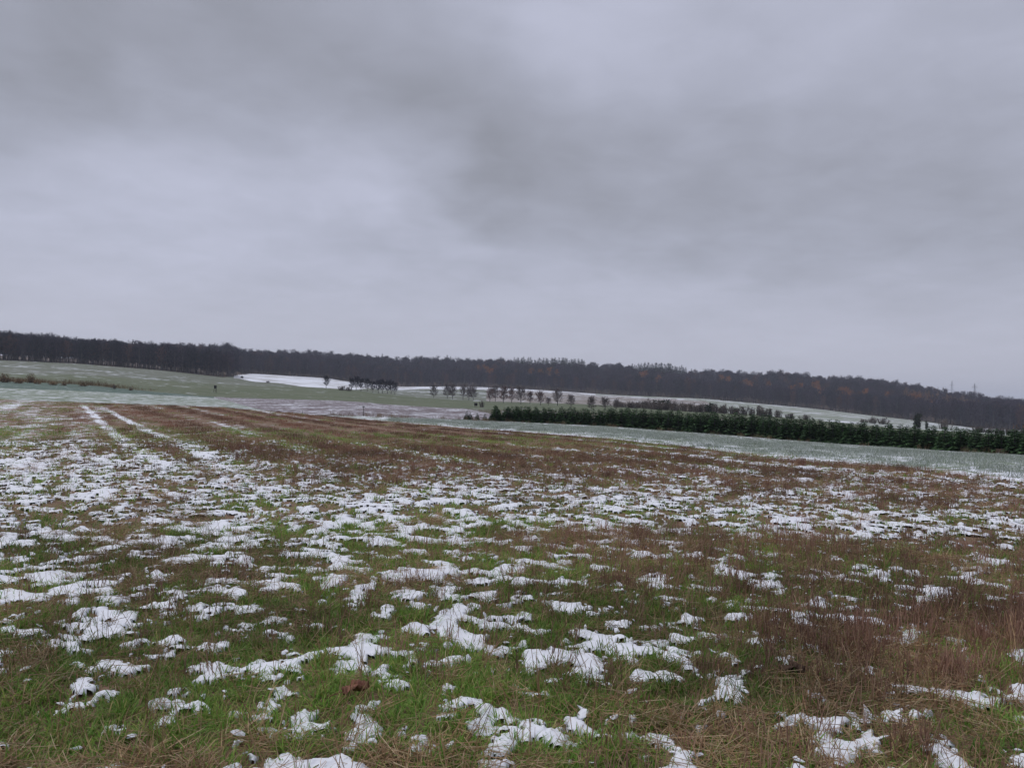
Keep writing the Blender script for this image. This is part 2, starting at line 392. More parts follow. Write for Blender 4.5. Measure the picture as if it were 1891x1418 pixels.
# ------------------------------------------------------------------ mesh helpers
def link(o, parent=None):
    col.objects.link(o)
    if parent is not None: o.parent = parent
    return o
def tag(o, label=None, cat=None, group=None, kind=None):
    if label: o['label'] = label
    if cat: o['category'] = cat
    if group: o['group'] = group
    if kind: o['kind'] = kind
    return o
def empty(name, loc=(0, 0, 0), rz=0.0):
    o = bpy.data.objects.new(name, None); col.objects.link(o); o.location = loc; o.rotation_euler = (0, 0, rz)
    o.empty_display_size = .1
    return o
def grid_mesh(name, V, Q, smooth_=True):
    me = bpy.data.meshes.new(name)
    me.vertices.add(len(V)); me.vertices.foreach_set('co', np.asarray(V, np.float32).ravel())
    Q = np.asarray(Q, np.int32); n = Q.shape[1]
    me.loops.add(Q.size); me.loops.foreach_set('vertex_index', Q.ravel())
    me.polygons.add(len(Q)); me.polygons.foreach_set('loop_start', np.arange(0, Q.size, n, dtype=np.int32))
    me.update(calc_edges=True)
    if smooth_: me.polygons.foreach_set('use_smooth', np.ones(len(Q), bool))
    return me
class MB:
    """collects tubes, slivers and boxes; polygons carry a material slot, vertices a hue"""
    def __init__(s): s.v = []; s.f = []; s.m = []; s.h = []
    def add(s, vs, fs, m=0, hue=0.5):
        o = len(s.v); s.v.extend(vs); s.h.extend([hue]*len(vs))
        for f in fs: s.f.append(tuple(o+i for i in f)); s.m.append(m)
    def tube(s, pts, rads, n=4, m=0, hue=.5):
        pts = [np.asarray(p, float) for p in pts]; o = len(s.v)
        for i, p in enumerate(pts):
            a = pts[min(i+1, len(pts)-1)]-pts[max(i-1, 0)]; a = a/(np.linalg.norm(a)+1e-9)
            u = np.cross(a, (0.31, .17, .93) if abs(a[2]) < .9 else (1, 0.1, 0)); u /= np.linalg.norm(u)+1e-9; w_ = np.cross(a, u)
            for k in range(n):
                t_ = 2*math.pi*k/n; s.v.append(tuple(p+rads[i]*(u*math.cos(t_)+w_*math.sin(t_)))); s.h.append(hue)
        for i in range(len(pts)-1):
            for k in range(n):
                s.f.append((o+i*n+k, o+i*n+(k+1) % n, o+(i+1)*n+(k+1) % n, o+(i+1)*n+k)); s.m.append(m)
        s.f.append(tuple(o+(len(pts)-1)*n+k for k in range(n))); s.m.append(m)
    def sliver(s, a, b_, wd, m=0, hue=.5, side=None):
        a = np.asarray(a, float); b_ = np.asarray(b_, float)
        if side is None:
            side = np.cross(b_-a, np.random.default_rng(len(s.v)).normal(size=3)); side /= np.linalg.norm(side)+1e-9
        s.add([tuple(a-side*wd/2), tuple(a+side*wd/2), tuple(b_)], [(0, 1, 2)], m, hue)
    def box(s, c, sz, m=0, rot=None):
        c = np.asarray(c, float); h = np.asarray(sz, float)/2
        vs = [np.array([sx*h[0], sy*h[1], sz_*h[2]]) for sx in (-1, 1) for sy in (-1, 1) for sz_ in (-1, 1)]
        if rot is not None: vs = [rot @ v_ for v_ in vs]
        s.add([tuple(c+v_) for v_ in vs], [(0, 1, 3, 2), (4, 6, 7, 5), (0, 4, 5, 1), (2, 3, 7, 6), (0, 2, 6, 4), (1, 5, 7, 3)], m)
    def beam(s, a, b_, wd, m=0):
        a = np.asarray(a, float); b_ = np.asarray(b_, float)
        s.tube([a, b_], [wd*.7071, wd*.7071], 4, m)
    def mesh(s, name, mats):
        me = bpy.data.meshes.new(name); me.from_pydata(s.v, [], s.f)
        for m_ in mats: me.materials.append(m_)
        if len(mats) > 1: me.polygons.foreach_set('material_index', np.array(s.m, np.int32))
        me.update(); return me
    def build(s, name, mats, parent=None):
        if not isinstance(mats, (list, tuple)): mats = [mats]
        return link(bpy.data.objects.new(name, s.mesh(name, mats)), parent)
def copy_tree(o, parent=None):
    c = o.copy(); col.objects.link(c); c.parent = parent
    for ch in list(o.children): copy_tree(ch, c)
    return c

def scatter(name, protos, mats, P, rot, scl, idx, tint, label, cat, parent=None):
    """one object of kind stuff: tufts (kept in the mesh) set on points (loose vertices of the same mesh)"""
    V, Fc, Mi, H, pid = [], [], [], [], []
    for k, mb in enumerate(protos):
        o = len(V); V += mb.v; H += mb.h; pid += [k]*len(mb.v); Mi += mb.m
        Fc += [tuple(o+i for i in f) for f in mb.f]
    n0 = len(V); n = len(P)
    me = bpy.data.meshes.new(name)
    me.from_pydata(V + [tuple(p) for p in np.asarray(P, float).tolist()], [], Fc)
    for m_ in mats: me.materials.append(m_)
    me.polygons.foreach_set('material_index', np.array(Mi, np.int32))
    def at(nm, ty, arr, fld='value'):
        a = me.attributes.new(nm, ty, 'POINT'); a.data.foreach_set(fld, np.ascontiguousarray(arr).ravel())
    at('pid', 'INT', np.concatenate([np.array(pid, np.int32), np.full(n, -1, np.int32)]))
    at('hue', 'FLOAT', np.concatenate([np.array(H, np.float32), np.zeros(n, np.float32)]))
    at('rot', 'FLOAT_VECTOR', np.concatenate([np.zeros((n0, 3), np.float32), np.asarray(rot, np.float32)]), 'vector')
    s3 = np.asarray(scl, np.float32); s3 = np.repeat(s3[:, None], 3, 1) if s3.ndim == 1 else s3
    at('scl', 'FLOAT_VECTOR', np.concatenate([np.ones((n0, 3), np.float32), s3]), 'vector')
    at('idx', 'INT', np.concatenate([np.zeros(n0, np.int32), np.asarray(idx, np.int32)]))
    at('tint', 'FLOAT', np.concatenate([np.zeros(n0, np.float32), np.asarray(tint, np.float32)]))
    me.update()
    o = link(bpy.data.objects.new(name, me), parent)
    g = bpy.data.node_groups.new(name, 'GeometryNodeTree')
    g.interface.new_socket('Geometry', in_out='INPUT', socket_type='NodeSocketGeometry')
    g.interface.new_socket('Geometry', in_out='OUTPUT', socket_type='NodeSocketGeometry')
    gi = N(g, 'NodeGroupInput'); go = N(g, 'NodeGroupOutput')
    def named(nm, ty):
        a = N(g, 'GeometryNodeInputNamedAttribute', data_type=ty); a.inputs[0].default_value = nm; return a.outputs[0]
    pidn = named('pid', 'INT')
    def pick(k):
        c = N(g, 'FunctionNodeCompare', data_type='INT', operation='EQUAL')
        ins = [s for s in c.inputs if s.type == 'INT']
        g.links.new(pidn, ins[0]); ins[1].default_value = k
        sp = N(g, 'GeometryNodeSeparateGeometry', domain='POINT')
        g.links.new(gi.outputs[0], sp.inputs[0]); g.links.new(c.outputs[0], sp.inputs[1]); return sp.outputs[0]
    j = N(g, 'GeometryNodeJoinGeometry')
    for k in range(len(protos)):
        ti = N(g, 'GeometryNodeGeometryToInstance'); g.links.new(pick(k), ti.inputs[0]); g.links.new(ti.outputs[0], j.inputs[0])
    ip = N(g, 'GeometryNodeInstanceOnPoints')
    g.links.new(pick(-1), ip.inputs['Points']); g.links.new(j.outputs[0], ip.inputs['Instance'])
    ip.inputs['Pick Instance'].default_value = True
    g.links.new(named('idx', 'INT'), ip.inputs['Instance Index'])
    g.links.new(named('rot', 'FLOAT_VECTOR'), ip.inputs['Rotation']); g.links.new(named('scl', 'FLOAT_VECTOR'), ip.inputs['Scale'])
    g.links.new(ip.outputs[0], go.inputs[0])
    md = o.modifiers.new('scatter', 'NODES'); md.node_group = g
    return tag(o, label, cat, None, 'stuff')

# ------------------------------------------------------------------ ground: one polar sheet cut into its fields
az_in = np.linspace(R(-43), R(43), 620)
az_l = np.linspace(-math.pi, R(-43), 70)[:-1]; az_r = np.linspace(R(43), math.pi, 70)[1:]
AZ = np.concatenate([az_l, az_in, az_r])
RD = np.geomspace(.9, 6000, 720)
A2, D2 = np.meshgrid(AZ, RD)
GX, GY = D2*np.sin(A2), D2*np.cos(A2)
GZ = height(GX, GY).reshape(GX.shape)
nA_, nR_ = len(AZ), len(RD)
ii, jj = np.meshgrid(np.arange(nR_-1), np.arange(nA_-1), indexing='ij')
v00 = ii*nA_+jj
QUADS = np.stack([v00, v00+1, v00+nA_+1, v00+nA_], -1)          # (nR-1, nA-1, 4)
Vall = np.stack([GX.ravel(), GY.ravel(), GZ.ravel()], 1)
cxq = Vall[QUADS].mean(2); qx, qy = cxq[..., 0], cxq[..., 1]
qd = np.hypot(qx, qy); qa = np.arctan2(qx, qy)
qp = CX + F*np.tan(np.clip(qa, R(-75), R(75)))
Db, _ = ctrl(qa.ravel()); Db = Db.reshape(qa.shape+(Db.shape[-1],))
jit = 1 + .006*(fbm(qx*.08, qy*.08, 3)-.5)
lev = (qd[..., None]*jit[..., None] >= Db[..., 3:8]).sum(-1)     # 0 = inside B1 ... 5 = beyond the wood edge
reg = np.zeros(qa.shape, int)
reg[lev == 1] = np.where(qp[lev == 1] < 660, 2, 1)               # frosted strip | frosted crop
t23 = (qd-Db[..., 4])/(Db[..., 5]-Db[..., 4]+1e-6)
reg[lev == 2] = np.where(qp[lev == 2] < 397, 3, np.where(qp[lev == 2] < (950-90*t23)[lev == 2], 4, 5))
reg[lev == 3] = 6
lv4 = lev == 4
qpx, qpy = to_px(qx, qy, cxq[..., 2])
WL = np.interp(qpx, [440, 470, 520, 600, 640, 700, 740, 860, 930, 1000, 1060, 1130, 1200, 1300, 1340, 1400, 1500, 1891], [699, 704, 709, 717, 719, 717, 719, 719, 721, 723, 726, 731, 735, 740, 760, 775, 790, 830])
white = (qpy < WL + .8*np.sin(qpx*.07)) & (qp >= 432)
reg[lv4] = np.where(white[lv4], 8, np.where(qp[lv4] < 900, 7, 9))
reg[lv4 & white & (qp > 1100)] = 11
reg[lev == 5] = 10
FIELDS = [('stubble_field', M_stubble), ('frosted_field', M_frost), ('frosted_strip', M_strip), ('crop_strip', M_crop), ('ploughed_field', M_plough),
          ('plantation_ground', M_under), ('meadow', M_meadow), ('pasture', M_pasture), ('snowy_field', M_snowf), ('pale_brown_field', M_brownf), ('forest_floor', M_leaf), ('frosted_slope', M_slope)]
LAB = ['brown stubble field with snow patches in the foreground', 'pale frosted green field in front of the spruces', 'pale frosted grass strip behind the stubble field',
       'blue green crop strip below the ochre shrubs', 'purplish frosted ploughed field in the dip', 'rough ground under the spruce plantation', 'green meadow in front of the orchard trees',
       'grey green pasture rising to the wood', 'white snowy field below the far wood', 'pale brown field behind the orchard trees', 'brown leaf litter under the woods', 'frosted slope with green streaks below the far wood']
for k, (nm, m_) in enumerate(FIELDS):
    q = QUADS[reg == k].reshape(-1, 4)
    if not len(q): continue
    used, inv = np.unique(q.ravel(), return_inverse=True)
    V = Vall[used]
    me = grid_mesh(nm, V, inv.reshape(-1, 4)[:, ::-1])
    if k == 0:
        s, bb = cover(V[:, 0], V[:, 1])
        dd = np.hypot(V[:, 0], V[:, 1])
        a = me.attributes.new('snow', 'FLOAT', 'POINT'); a.data.foreach_set('value', (s*sstep(dd, 22, 26)).astype(np.float32))
    me.materials.append(m_)
    tag(link(bpy.data.objects.new(nm, me)), LAB[k], 'field', kind='structure')

# ------------------------------------------------------------------ snow lying on the stubble field
LEAVES = [ground0(640, 1294), ground0(1450, 1252)]
def SCALE_S(d): return 1.14-.15*sstep(d, 6, 10)+.02*sstep(d, 14, 20)
def snow_depth(x, y):
    s, b = cover(x, y)
    n = pct(.82*fbm(x*6.2+31, y*6.2+7, 4, .54)+.18*fbm(x*1.1+3, y*1.1+70, 2))
    n2 = (fbm(x*31, y*31, 2)-.5)*.20 + (fbm(x*15+4, y*15, 2)-.5)*.75*sstep(np.hypot(x, y), 6, 10)
    bare = sum(.6*np.exp(-((x-q[0])**2+(y-q[1])**2)/.16**2) for q in LEAVES)          # nothing lies on the two withered leaves
    return n + n2 - (1-s*SCALE_S(np.hypot(x, y))) - bare
sa = np.linspace(R(-42), R(42), 900); sr = np.geomspace(2.2, 27, 760)
A3, D3 = np.meshgrid(sa, sr); SX, SY = D3*np.sin(A3), D3*np.cos(A3)
SX = SX + .3*(sr[1]/sr[0]-1)*D3*(rng.random(SX.shape)-.5)
e = snow_depth(SX.ravel(), SY.ravel()).reshape(SX.shape)
lim = bd(A3.ravel(), 3).reshape(A3.shape)
e = np.where(D3 > lim, -1, e)
th = np.clip(e/.26, 0, 1)**.62
lump = fbm(SX*11+3, SY*11, 3)-.5
SZ = height(SX, SY).reshape(SX.shape) + np.where(e > 0, .012 + th*(.020+.018*lump), -.03 + np.clip(e, -.05, 0)*.4)
ok = e > -.012
i2, j2 = np.meshgrid(np.arange(len(sr)-1), np.arange(len(sa)-1), indexing='ij'); v0 = i2*len(sa)+j2
SQ = np.stack([v0, v0+1, v0+len(sa)+1, v0+len(sa)], -1).reshape(-1, 4)
okf = ok.ravel()
keep = okf[SQ].sum(1) >= 3
SQ = SQ[keep]; used, inv = np.unique(SQ.ravel(), return_inverse=True)
SV = np.stack([SX.ravel(), SY.ravel(), SZ.ravel()], 1)[used]
me = grid_mesh('snow', SV, inv.reshape(-1, 4)[:, ::-1]); me.materials.append(M_snow)
tag(link(bpy.data.objects.new('snow', me)), 'white snow patches lying on the grass and stubble', 'snow', kind='stuff')

# ------------------------------------------------------------------ tufts
def blade(mb, r_, base, L, wd, lean, az, hue, seg=3, m=0, droop=1.0):
    d2 = np.array([math.cos(az), math.sin(az), 0]); sd_ = np.array([-d2[1], d2[0], 0])
    pts = []; p = np.array(base, float); ang = lean
    for i in range(seg+1):
        pts.append(p.copy())
        p = p + (L/seg)*(d2*math.sin(ang)+np.array([0, 0, math.cos(ang)])); ang = min(ang + droop*r_.uniform(.25, .6), 2.1)
    vs_ = []
    for i, q in enumerate(pts[:-1]):
        ww = wd*(1-.55*i/seg)/2; vs_ += [tuple(q-sd_*ww), tuple(q+sd_*ww)]
    vs_.append(tuple(pts[-1])); k = len(vs_)
    fs = [(2*i, 2*i+1, 2*i+3, 2*i+2) for i in range(seg-1)] + [(k-3, k-2, k-1)]
    mb.add(vs_, fs, m, hue)
def grass_tuft(seed, n, rad, L0, L1, wd, hue_mu, lean_hi=.9):
    r_ = random.Random(seed); mb = MB()
    for i in range(n):
        a = r_.uniform(0, 6.283); q = rad*math.sqrt(r_.random())
        blade(mb, r_, (q*math.cos(a), q*math.sin(a), -.012), r_.uniform(L0, L1), wd*r_.uniform(.7, 1.3), r_.uniform(.1, lean_hi), a+r_.gauss(0, .9), min(1, max(0, r_.gauss(hue_mu, .24))))
    return mb
def straw_mat(seed, n=12):
    r_ = random.Random(seed); mb = MB()
    for i in range(n):
        a = r_.uniform(0, 6.283); q = .07*math.sqrt(r_.random())
        if r_.random() < .75:      # lying stalks
            el = r_.uniform(-.05, .5); L = r_.uniform(.07, .2); dirv = np.array([math.cos(a)*math.cos(el), math.sin(a)*math.cos(el), math.sin(el)])
            p = np.array([q*math.cos(a*3), q*math.sin(a*3), r_.uniform(.005, .04)])
            mb.tube([p-dirv*L*.4*np.array([1, 1, 0]), p+dirv*L*.6], [.0016, .0011], 3, 0, r_.random())
        else: blade(mb, r_, (q*math.cos(a), q*math.sin(a), 0), r_.uniform(.08, .17), .004, r_.uniform(.4, 1.1), a, r_.random())
    return mb
def stem_tuft(seed, n=10, rad=.07, h0=.06, h1=.19, w_=.0021):
    r_ = random.Random(seed); mb = MB()
    for i in range(n):
        a = r_.uniform(0, 6.283); q = rad*math.sqrt(r_.random()); h = r_.uniform(h0, h1)
        lx, ly = r_.gauss(0, .13), r_.gauss(0, .13); hue = min(1, max(0, r_.gauss(.4, .25)))
        p0 = np.array([q*math.cos(a), q*math.sin(a), -.01]); p1 = p0+np.array([lx*h*.4, ly*h*.4, h*.55]); p2 = p0+np.array([lx*h, ly*h, h])
        mb.tube([p0, p1, p2], [w_, w_*.9, w_*.65], 3, 0, hue)
        for k in range(r_.choice((0, 1, 1, 2))):
            t_ = r_.uniform(.35, .9); p = p0+(p2-p0)*t_; aa = r_.uniform(0, 6.283); L = r_.uniform(.015, .05)
            mb.sliver(p, p+np.array([math.cos(aa)*L*.6, math.sin(aa)*L*.6, L*.8]), w_*2, 0, hue)
    return mb
def far_patch(seed, n, half, h0, h1, w_, hue_mu, lean=.15):
    r_ = random.Random(seed); mb = MB()
    for i in range(n):
        x, y = r_.uniform(-half, half), r_.uniform(-half, half); h = r_.uniform(h0, h1)
        a = r_.uniform(0, 6.283); sd_ = np.array([math.cos(a), math.sin(a), 0])*w_*r_.uniform(.7, 1.3)/2
        p = np.array([x, y, -.02]); q = p+np.array([r_.gauss(0, lean)*h, r_.gauss(0, lean)*h, h+.02])
        mb.add([tuple(p-sd_), tuple(p+sd_), tuple(q+sd_*.5), tuple(q-sd_*.5)], [(0, 1, 2, 3)], 0, min(1, max(0, r_.gauss(hue_mu, .25))))
    return mb
def polar(n, d0, d1, a0=R(-41), a1=R(41), power=1.0):
    u = rng.random(n)
    d = (d0**power + u*(d1**power-d0**power))**(1/power)
    a = a0+(a1-a0)*rng.random(n)
    return d*np.sin(a), d*np.cos(a), d, a
def put(name, protos, mats, x, y, scl, tilt, label, cat, dz=0.0, tint=None):
    n = len(x); z = height(x, y)+dz
    rot = np.stack([rng.normal(0, tilt, n), rng.normal(0, tilt, n), rng.random(n)*6.283], 1)
    if tint is None: tint = np.clip(.5+1.6*(fbm(x*.9+50, y*.9, 3)-.5)+rng.normal(0, .16, n), 0, 1)
    return scatter(name, protos, mats, np.stack([x, y, z], 1), rot, scl, rng.integers(0, len(protos), n), tint, label, cat)

def kind_noise(x, y): return sstep(fbm(x*.8+90, y*.8+12, 4), .28, .72)
# near and middle grass
GRASS = [grass_tuft(100+i, 15, .055, .04, .105, .0056, .42+.06*(i % 3), 1.15) for i in range(7)]
parts = []
for n, d0, d1, pw, sc in ((30000, 2.3, 10, 1.4, 1.0), (34000, 9, 36, 1.3, 1.3)):
    x, y, d, a = polar(n, d0, d1, power=pw)
    e = snow_depth(x, y); s, b = cover(x, y); kn = kind_noise(x, y)
    keepp = np.where(e > .10, .09+.08*sstep(d, 7, 11), np.where(e > .0, .48, 1.0)) * np.where(kn > .25, 1, .55) * (1-.75*np.clip(b-.2, 0, 1))
    k = (rng.random(n) < keepp) & (d < bd(a, 3)*.985)
    x, y, d, e = x[k], y[k], d[k], e[k]
    parts.append((x, y, sc*(.75+.5*rng.random(len(x)))*np.where(e > -.02, .8, 1.0)))
x, y, sc = (np.concatenate(q) for q in zip(*parts))
put('grass', GRASS, [M_grass], x, y, sc, .22, 'green grass tufts growing between the snow patches', 'grass')
# crumbs of snow caught in the grass
def crumb(seed):
    r_ = random.Random(seed); mb = MB(); ph = (1+5**.5)/2
    vs_ = [(0, 1, ph), (0, -1, ph), (0, 1, -ph), (0, -1, -ph), (1, ph, 0), (-1, ph, 0), (1, -ph, 0), (-1, -ph, 0), (ph, 0, 1), (-ph, 0, 1), (ph, 0, -1), (-ph, 0, -1)]
    fs = [(0, 1, 8), (0, 8, 4), (0, 4, 5), (0, 5, 9), (0, 9, 1), (1, 6, 8), (8, 6, 10), (8, 10, 4), (4, 10, 2), (4, 2, 5), (5, 2, 11), (5, 11, 9), (9, 11, 7), (9, 7, 1), (1, 7, 6), (3, 6, 7), (3, 7, 11), (3, 11, 2), (3, 2, 10), (3, 10, 6)]
    mb.add([(q[0]*.011*r_.uniform(.4, 1.7), q[1]*.006*r_.uniform(.4, 1.7), q[2]*.003*r_.uniform(.5, 1.5)) for q in vs_], fs)
    return mb
x, y, d, a = polar(60000, 2.3, 20, power=1.35)
e = snow_depth(x, y)
k = (rng.random(len(x)) < np.where((e > -.12) & (e < .02), .30, .006)*np.clip(d/9, .25, 1)) & (d < bd(a, 3)*.985)
put('snow_crumbs', [crumb(i) for i in range(6)], [M_snow], x[k], y[k], (.6+1.3*rng.random(k.sum())**2)*np.clip(d[k]/9, 1, 1.6), .3, 'crumbs of snow caught in the grass around the patches', 'snow', dz=.03)
# brown and straw coloured litter
STRAW = [straw_mat(200+i) for i in range(6)]
parts = []
for n, d0, d1, pw, sc in ((20000, 2.3, 10, 1.4, 1.0), (14000, 9, 28, 1.3, 1.4)):
    x, y, d, a = polar(n, d0, d1, power=pw)
    e = snow_depth(x, y); s, b = cover(x, y); kn = kind_noise(x, y)
    keepp = np.where(e > .02, .012, 1.0)*np.clip(np.where(kn < .27, .5, .08) + .22*b, 0, 1)
    k = (rng.random(n) < keepp) & (d < bd(a, 3)*.985)
    parts.append((x[k], y[k], sc*(.7+.6*rng.random(k.sum()))))
x, y, sc = (np.concatenate(q) for q in zip(*parts))
put('straw_litter', STRAW, [M_straw], x, y, sc, .2, 'matted brown straw lying between the grass tufts', 'straw')
# standing stubble stems
STEM = [stem_tuft(300+i) for i in range(7)]
parts = []
for n, d0, d1, pw, sc in ((15000, 2.3, 10, 1.4, 1.05), (24000, 9, 24, 1.3, .95)):
    x, y, d, a = polar(n, d0, d1, power=pw)
    e = snow_depth(x, y); s, b = cover(x, y)
    keepp = np.clip(b*1.22-.14, 0, 1)*np.where(e > .03, .30, 1.0)*(.45+.55*sstep(fbm(x*1.5, y*1.5+77, 3), .38, .52))
    k = (rng.random(n) < keepp) & (d < bd(a, 3)*.985)
    parts.append((x[k], y[k], sc*(.65+.6*rng.random(k.sum()))))
x, y, sc = (np.concatenate(q) for q in zip(*parts))
put('stubble_stems', STEM, [M_stem], x, y, sc, .10, 'thin reddish brown stubble stems standing in the field', 'stubble')
# pale single stalks in front
STALK = [stem_tuft(400+i, 3, .05, .14, .30, .0017) for i in range(5)]
x, y, d, a = polar(1500, 2.3, 9, power=1.4)
k = rng.random(len(x)) < np.where(snow_depth(x, y) > .03, .3, 1)
put('dry_stalks', STALK, [M_straw], x[k], y[k], .7+.6*rng.random(k.sum()), .28, 'pale dry stalks leaning over the foreground grass', 'stalks')
# far stubble
FARB = [far_patch(500+i, 46, .26, .03, .105, .0075, .42) for i in range(5)]
x, y, d, a = polar(26000, 20, 100, power=1.7)
s, b = cover(x, y)
k = (rng.random(len(x)) < np.clip(b*1.1-.12, 0, 1)*np.clip(1.2-s, 0, 1)) & (d < bd(a, 3)*.995)
put('distant_stubble', FARB, [M_stemfar], x[k], y[k], .8+.4*rng.random(k.sum()), .04, 'dense reddish brown stubble covering the far part of the field', 'stubble',
    tint=np.clip(.46+1.3*(fbm((x[k]*ROWN[0]+y[k]*ROWN[1])*.8, (-x[k]*ROWN[1]+y[k]*ROWN[0])*.05, 3)-.5)+.36*np.cos((x[k]*ROWN[0]+y[k]*ROWN[1])*6.2832/2.7)+rng.normal(0, .10, k.sum()), 0, 1))
FARG = [far_patch(560+i, 40, .28, .04, .10, .010, .66, .5) for i in range(4)]
x, y, d, a = polar(22000, 20, 100, power=1.6)
s, b = cover(x, y)
k = (rng.random(len(x)) < np.clip(.48-b*.46-.3*s, 0, 1)*(.2+.8*(fbm(x*.3, y*.3, 3) > .5))) & (d < bd(a, 3)*.995)
put('distant_grass', FARG, [M_grass], x[k], y[k], .8+.4*rng.random(k.sum()), .05, 'green grass in the gaps of the far stubble', 'grass')
# frosted crop on the right
FROST = [far_patch(600+i, 40, .30, .04, .11, .011, .52, .6) for i in range(5)]
x, y, d, a = polar(16000, 17, 98, R(-9), R(43), 1.6)
k = (d > bd(a, 3)*1.01) & (d < bd(a, 4)*.985) & (rng.random(len(x)) < .35+.65*sstep(fbm(x*.6, y*.6, 3), .4, .55))
put('frosted_leaves', FROST, [M_frostb], x[k], y[k], .8+.5*rng.random(k.sum()), .05, 'frosted leaves of the pale green field', 'crop')
# dry grass along the foot of the plantation and the verge
DRY = [far_patch(650+i, 34, .3, .15, .42, .012, .45, .35) for i in range(5)]
x, y, d, a = polar(5000, 45, 110, R(-13), R(43), 1.5)
edge = bd(a, 4)
k = (np.abs(d-edge*.985) < 1.3+1.8*(a < R(-1))) & (rng.random(len(x)) < sstep(fbm(x*.5, y*.5, 3), .36, .56)*.8)
put('dry_grass', DRY, [M_drygrass], x[k], y[k], .7+.6*rng.random(k.sum()), .05, 'dry brown grass along the foot of the spruces', 'grass')

DRYL = [far_patch(680+i, 30, 1.6, .3, 1.1, .06, .4, .35) for i in range(4)]
x, y, d, a = polar(1500, 185, 240, R(-42), R(-23), 1.5)
k = (np.abs(d-bd(a, 5)-3) < 5) & (rng.random(len(x)) < sstep(fbm(x*.06, y*.06, 3), .38, .55)*(1-sstep(a, R(-30), R(-24))))
put('tall_dry_weeds', DRYL, [M_drygrass], x[k], y[k], .6+.6*rng.random(k.sum()), .05, 'dry brown weeds along the upper edge of the crop strip', 'weeds')

# ------------------------------------------------------------------ trees
def bare_tree(seed, h, rad, clear, nl=26, tw=.035, sub=5, twn=6, trunk_r=None, shape=.45, multi=1):
    """bare broadleaved tree: trunk and limbs, and a crown of thin twigs"""
    r_ = random.Random(seed); wood, crown = MB(), MB()
    trunk_r = trunk_r or h*.016
    for sidx in range(multi):
        ox, oy = (0, 0) if multi == 1 else (r_.gauss(0, rad*.35), r_.gauss(0, rad*.35))
        lx, ly = r_.gauss(0, .03)*h, r_.gauss(0, .03)*h
        T = [np.array([ox+lx*t_*t_+r_.gauss(0, .008)*h*(t_ > 0), oy+ly*t_*t_+r_.gauss(0, .008)*h*(t_ > 0), -.15+t_*h*.80]) for t_ in (0, .2, .4, .6, .8, 1)]
        wood.tube(T, [trunk_r*k for k in (1.25, .9, .72, .5, .28, .08)], 5)
        def trunk(t_):
            f = t_*5; i = min(int(f), 4); return T[i]+(T[i+1]-T[i])*(f-i)
        for k in range(max(6, nl//multi)):
            t_ = clear+(1-clear)*((k+r_.random())/max(6, nl//multi))**.85; t_ = min(t_, .98)
            u = (t_-clear)/(1-clear)
            prof = math.sqrt(max(.12, 1-((u-shape)/.78)**2))
            L = rad*prof*r_.uniform(.75, 1.15); a = k*2.4+r_.uniform(-.5, .5); up = .25+.70*u+r_.uniform(-.2, .3)
            p = trunk(t_); dirv = np.array([math.cos(a)*math.cos(up), math.sin(a)*math.cos(up), math.sin(up)])
            pts = [p]
            for s_ in range(3):
                dirv = dirv+np.array([r_.gauss(0, .14), r_.gauss(0, .14), .10]); dirv /= np.linalg.norm(dirv); pts.append(pts[-1]+dirv*L/3)
            r0 = trunk_r*.34*(1-.6*u)
            wood.tube(pts, [r0, r0*.7, r0*.45, r0*.15], 3)
            for s_ in range(sub):
                f = r_.uniform(.25, 1)*3; i = min(int(f), 2); q = pts[i]+(pts[i+1]-pts[i])*(f-i)
                dv = dirv*.6+np.array([r_.gauss(0, .55), r_.gauss(0, .55), r_.gauss(.25, .4)]); dv /= np.linalg.norm(dv)
                l2 = L*r_.uniform(.28, .5); e_ = q+dv*l2
                crown.sliver(q, e_, tw*1.6)
                for z_ in range(twn):
                    g = r_.uniform(.2, 1); qq = q+dv*l2*g; d3 = dv*.7+np.array([r_.gauss(0, .6), r_.gauss(0, .6), r_.gauss(.25, .5)]); d3 /= np.linalg.norm(d3)
                    crown.sliver(qq, qq+d3*l2*r_.uniform(.45, .9), tw)
    return wood, crown
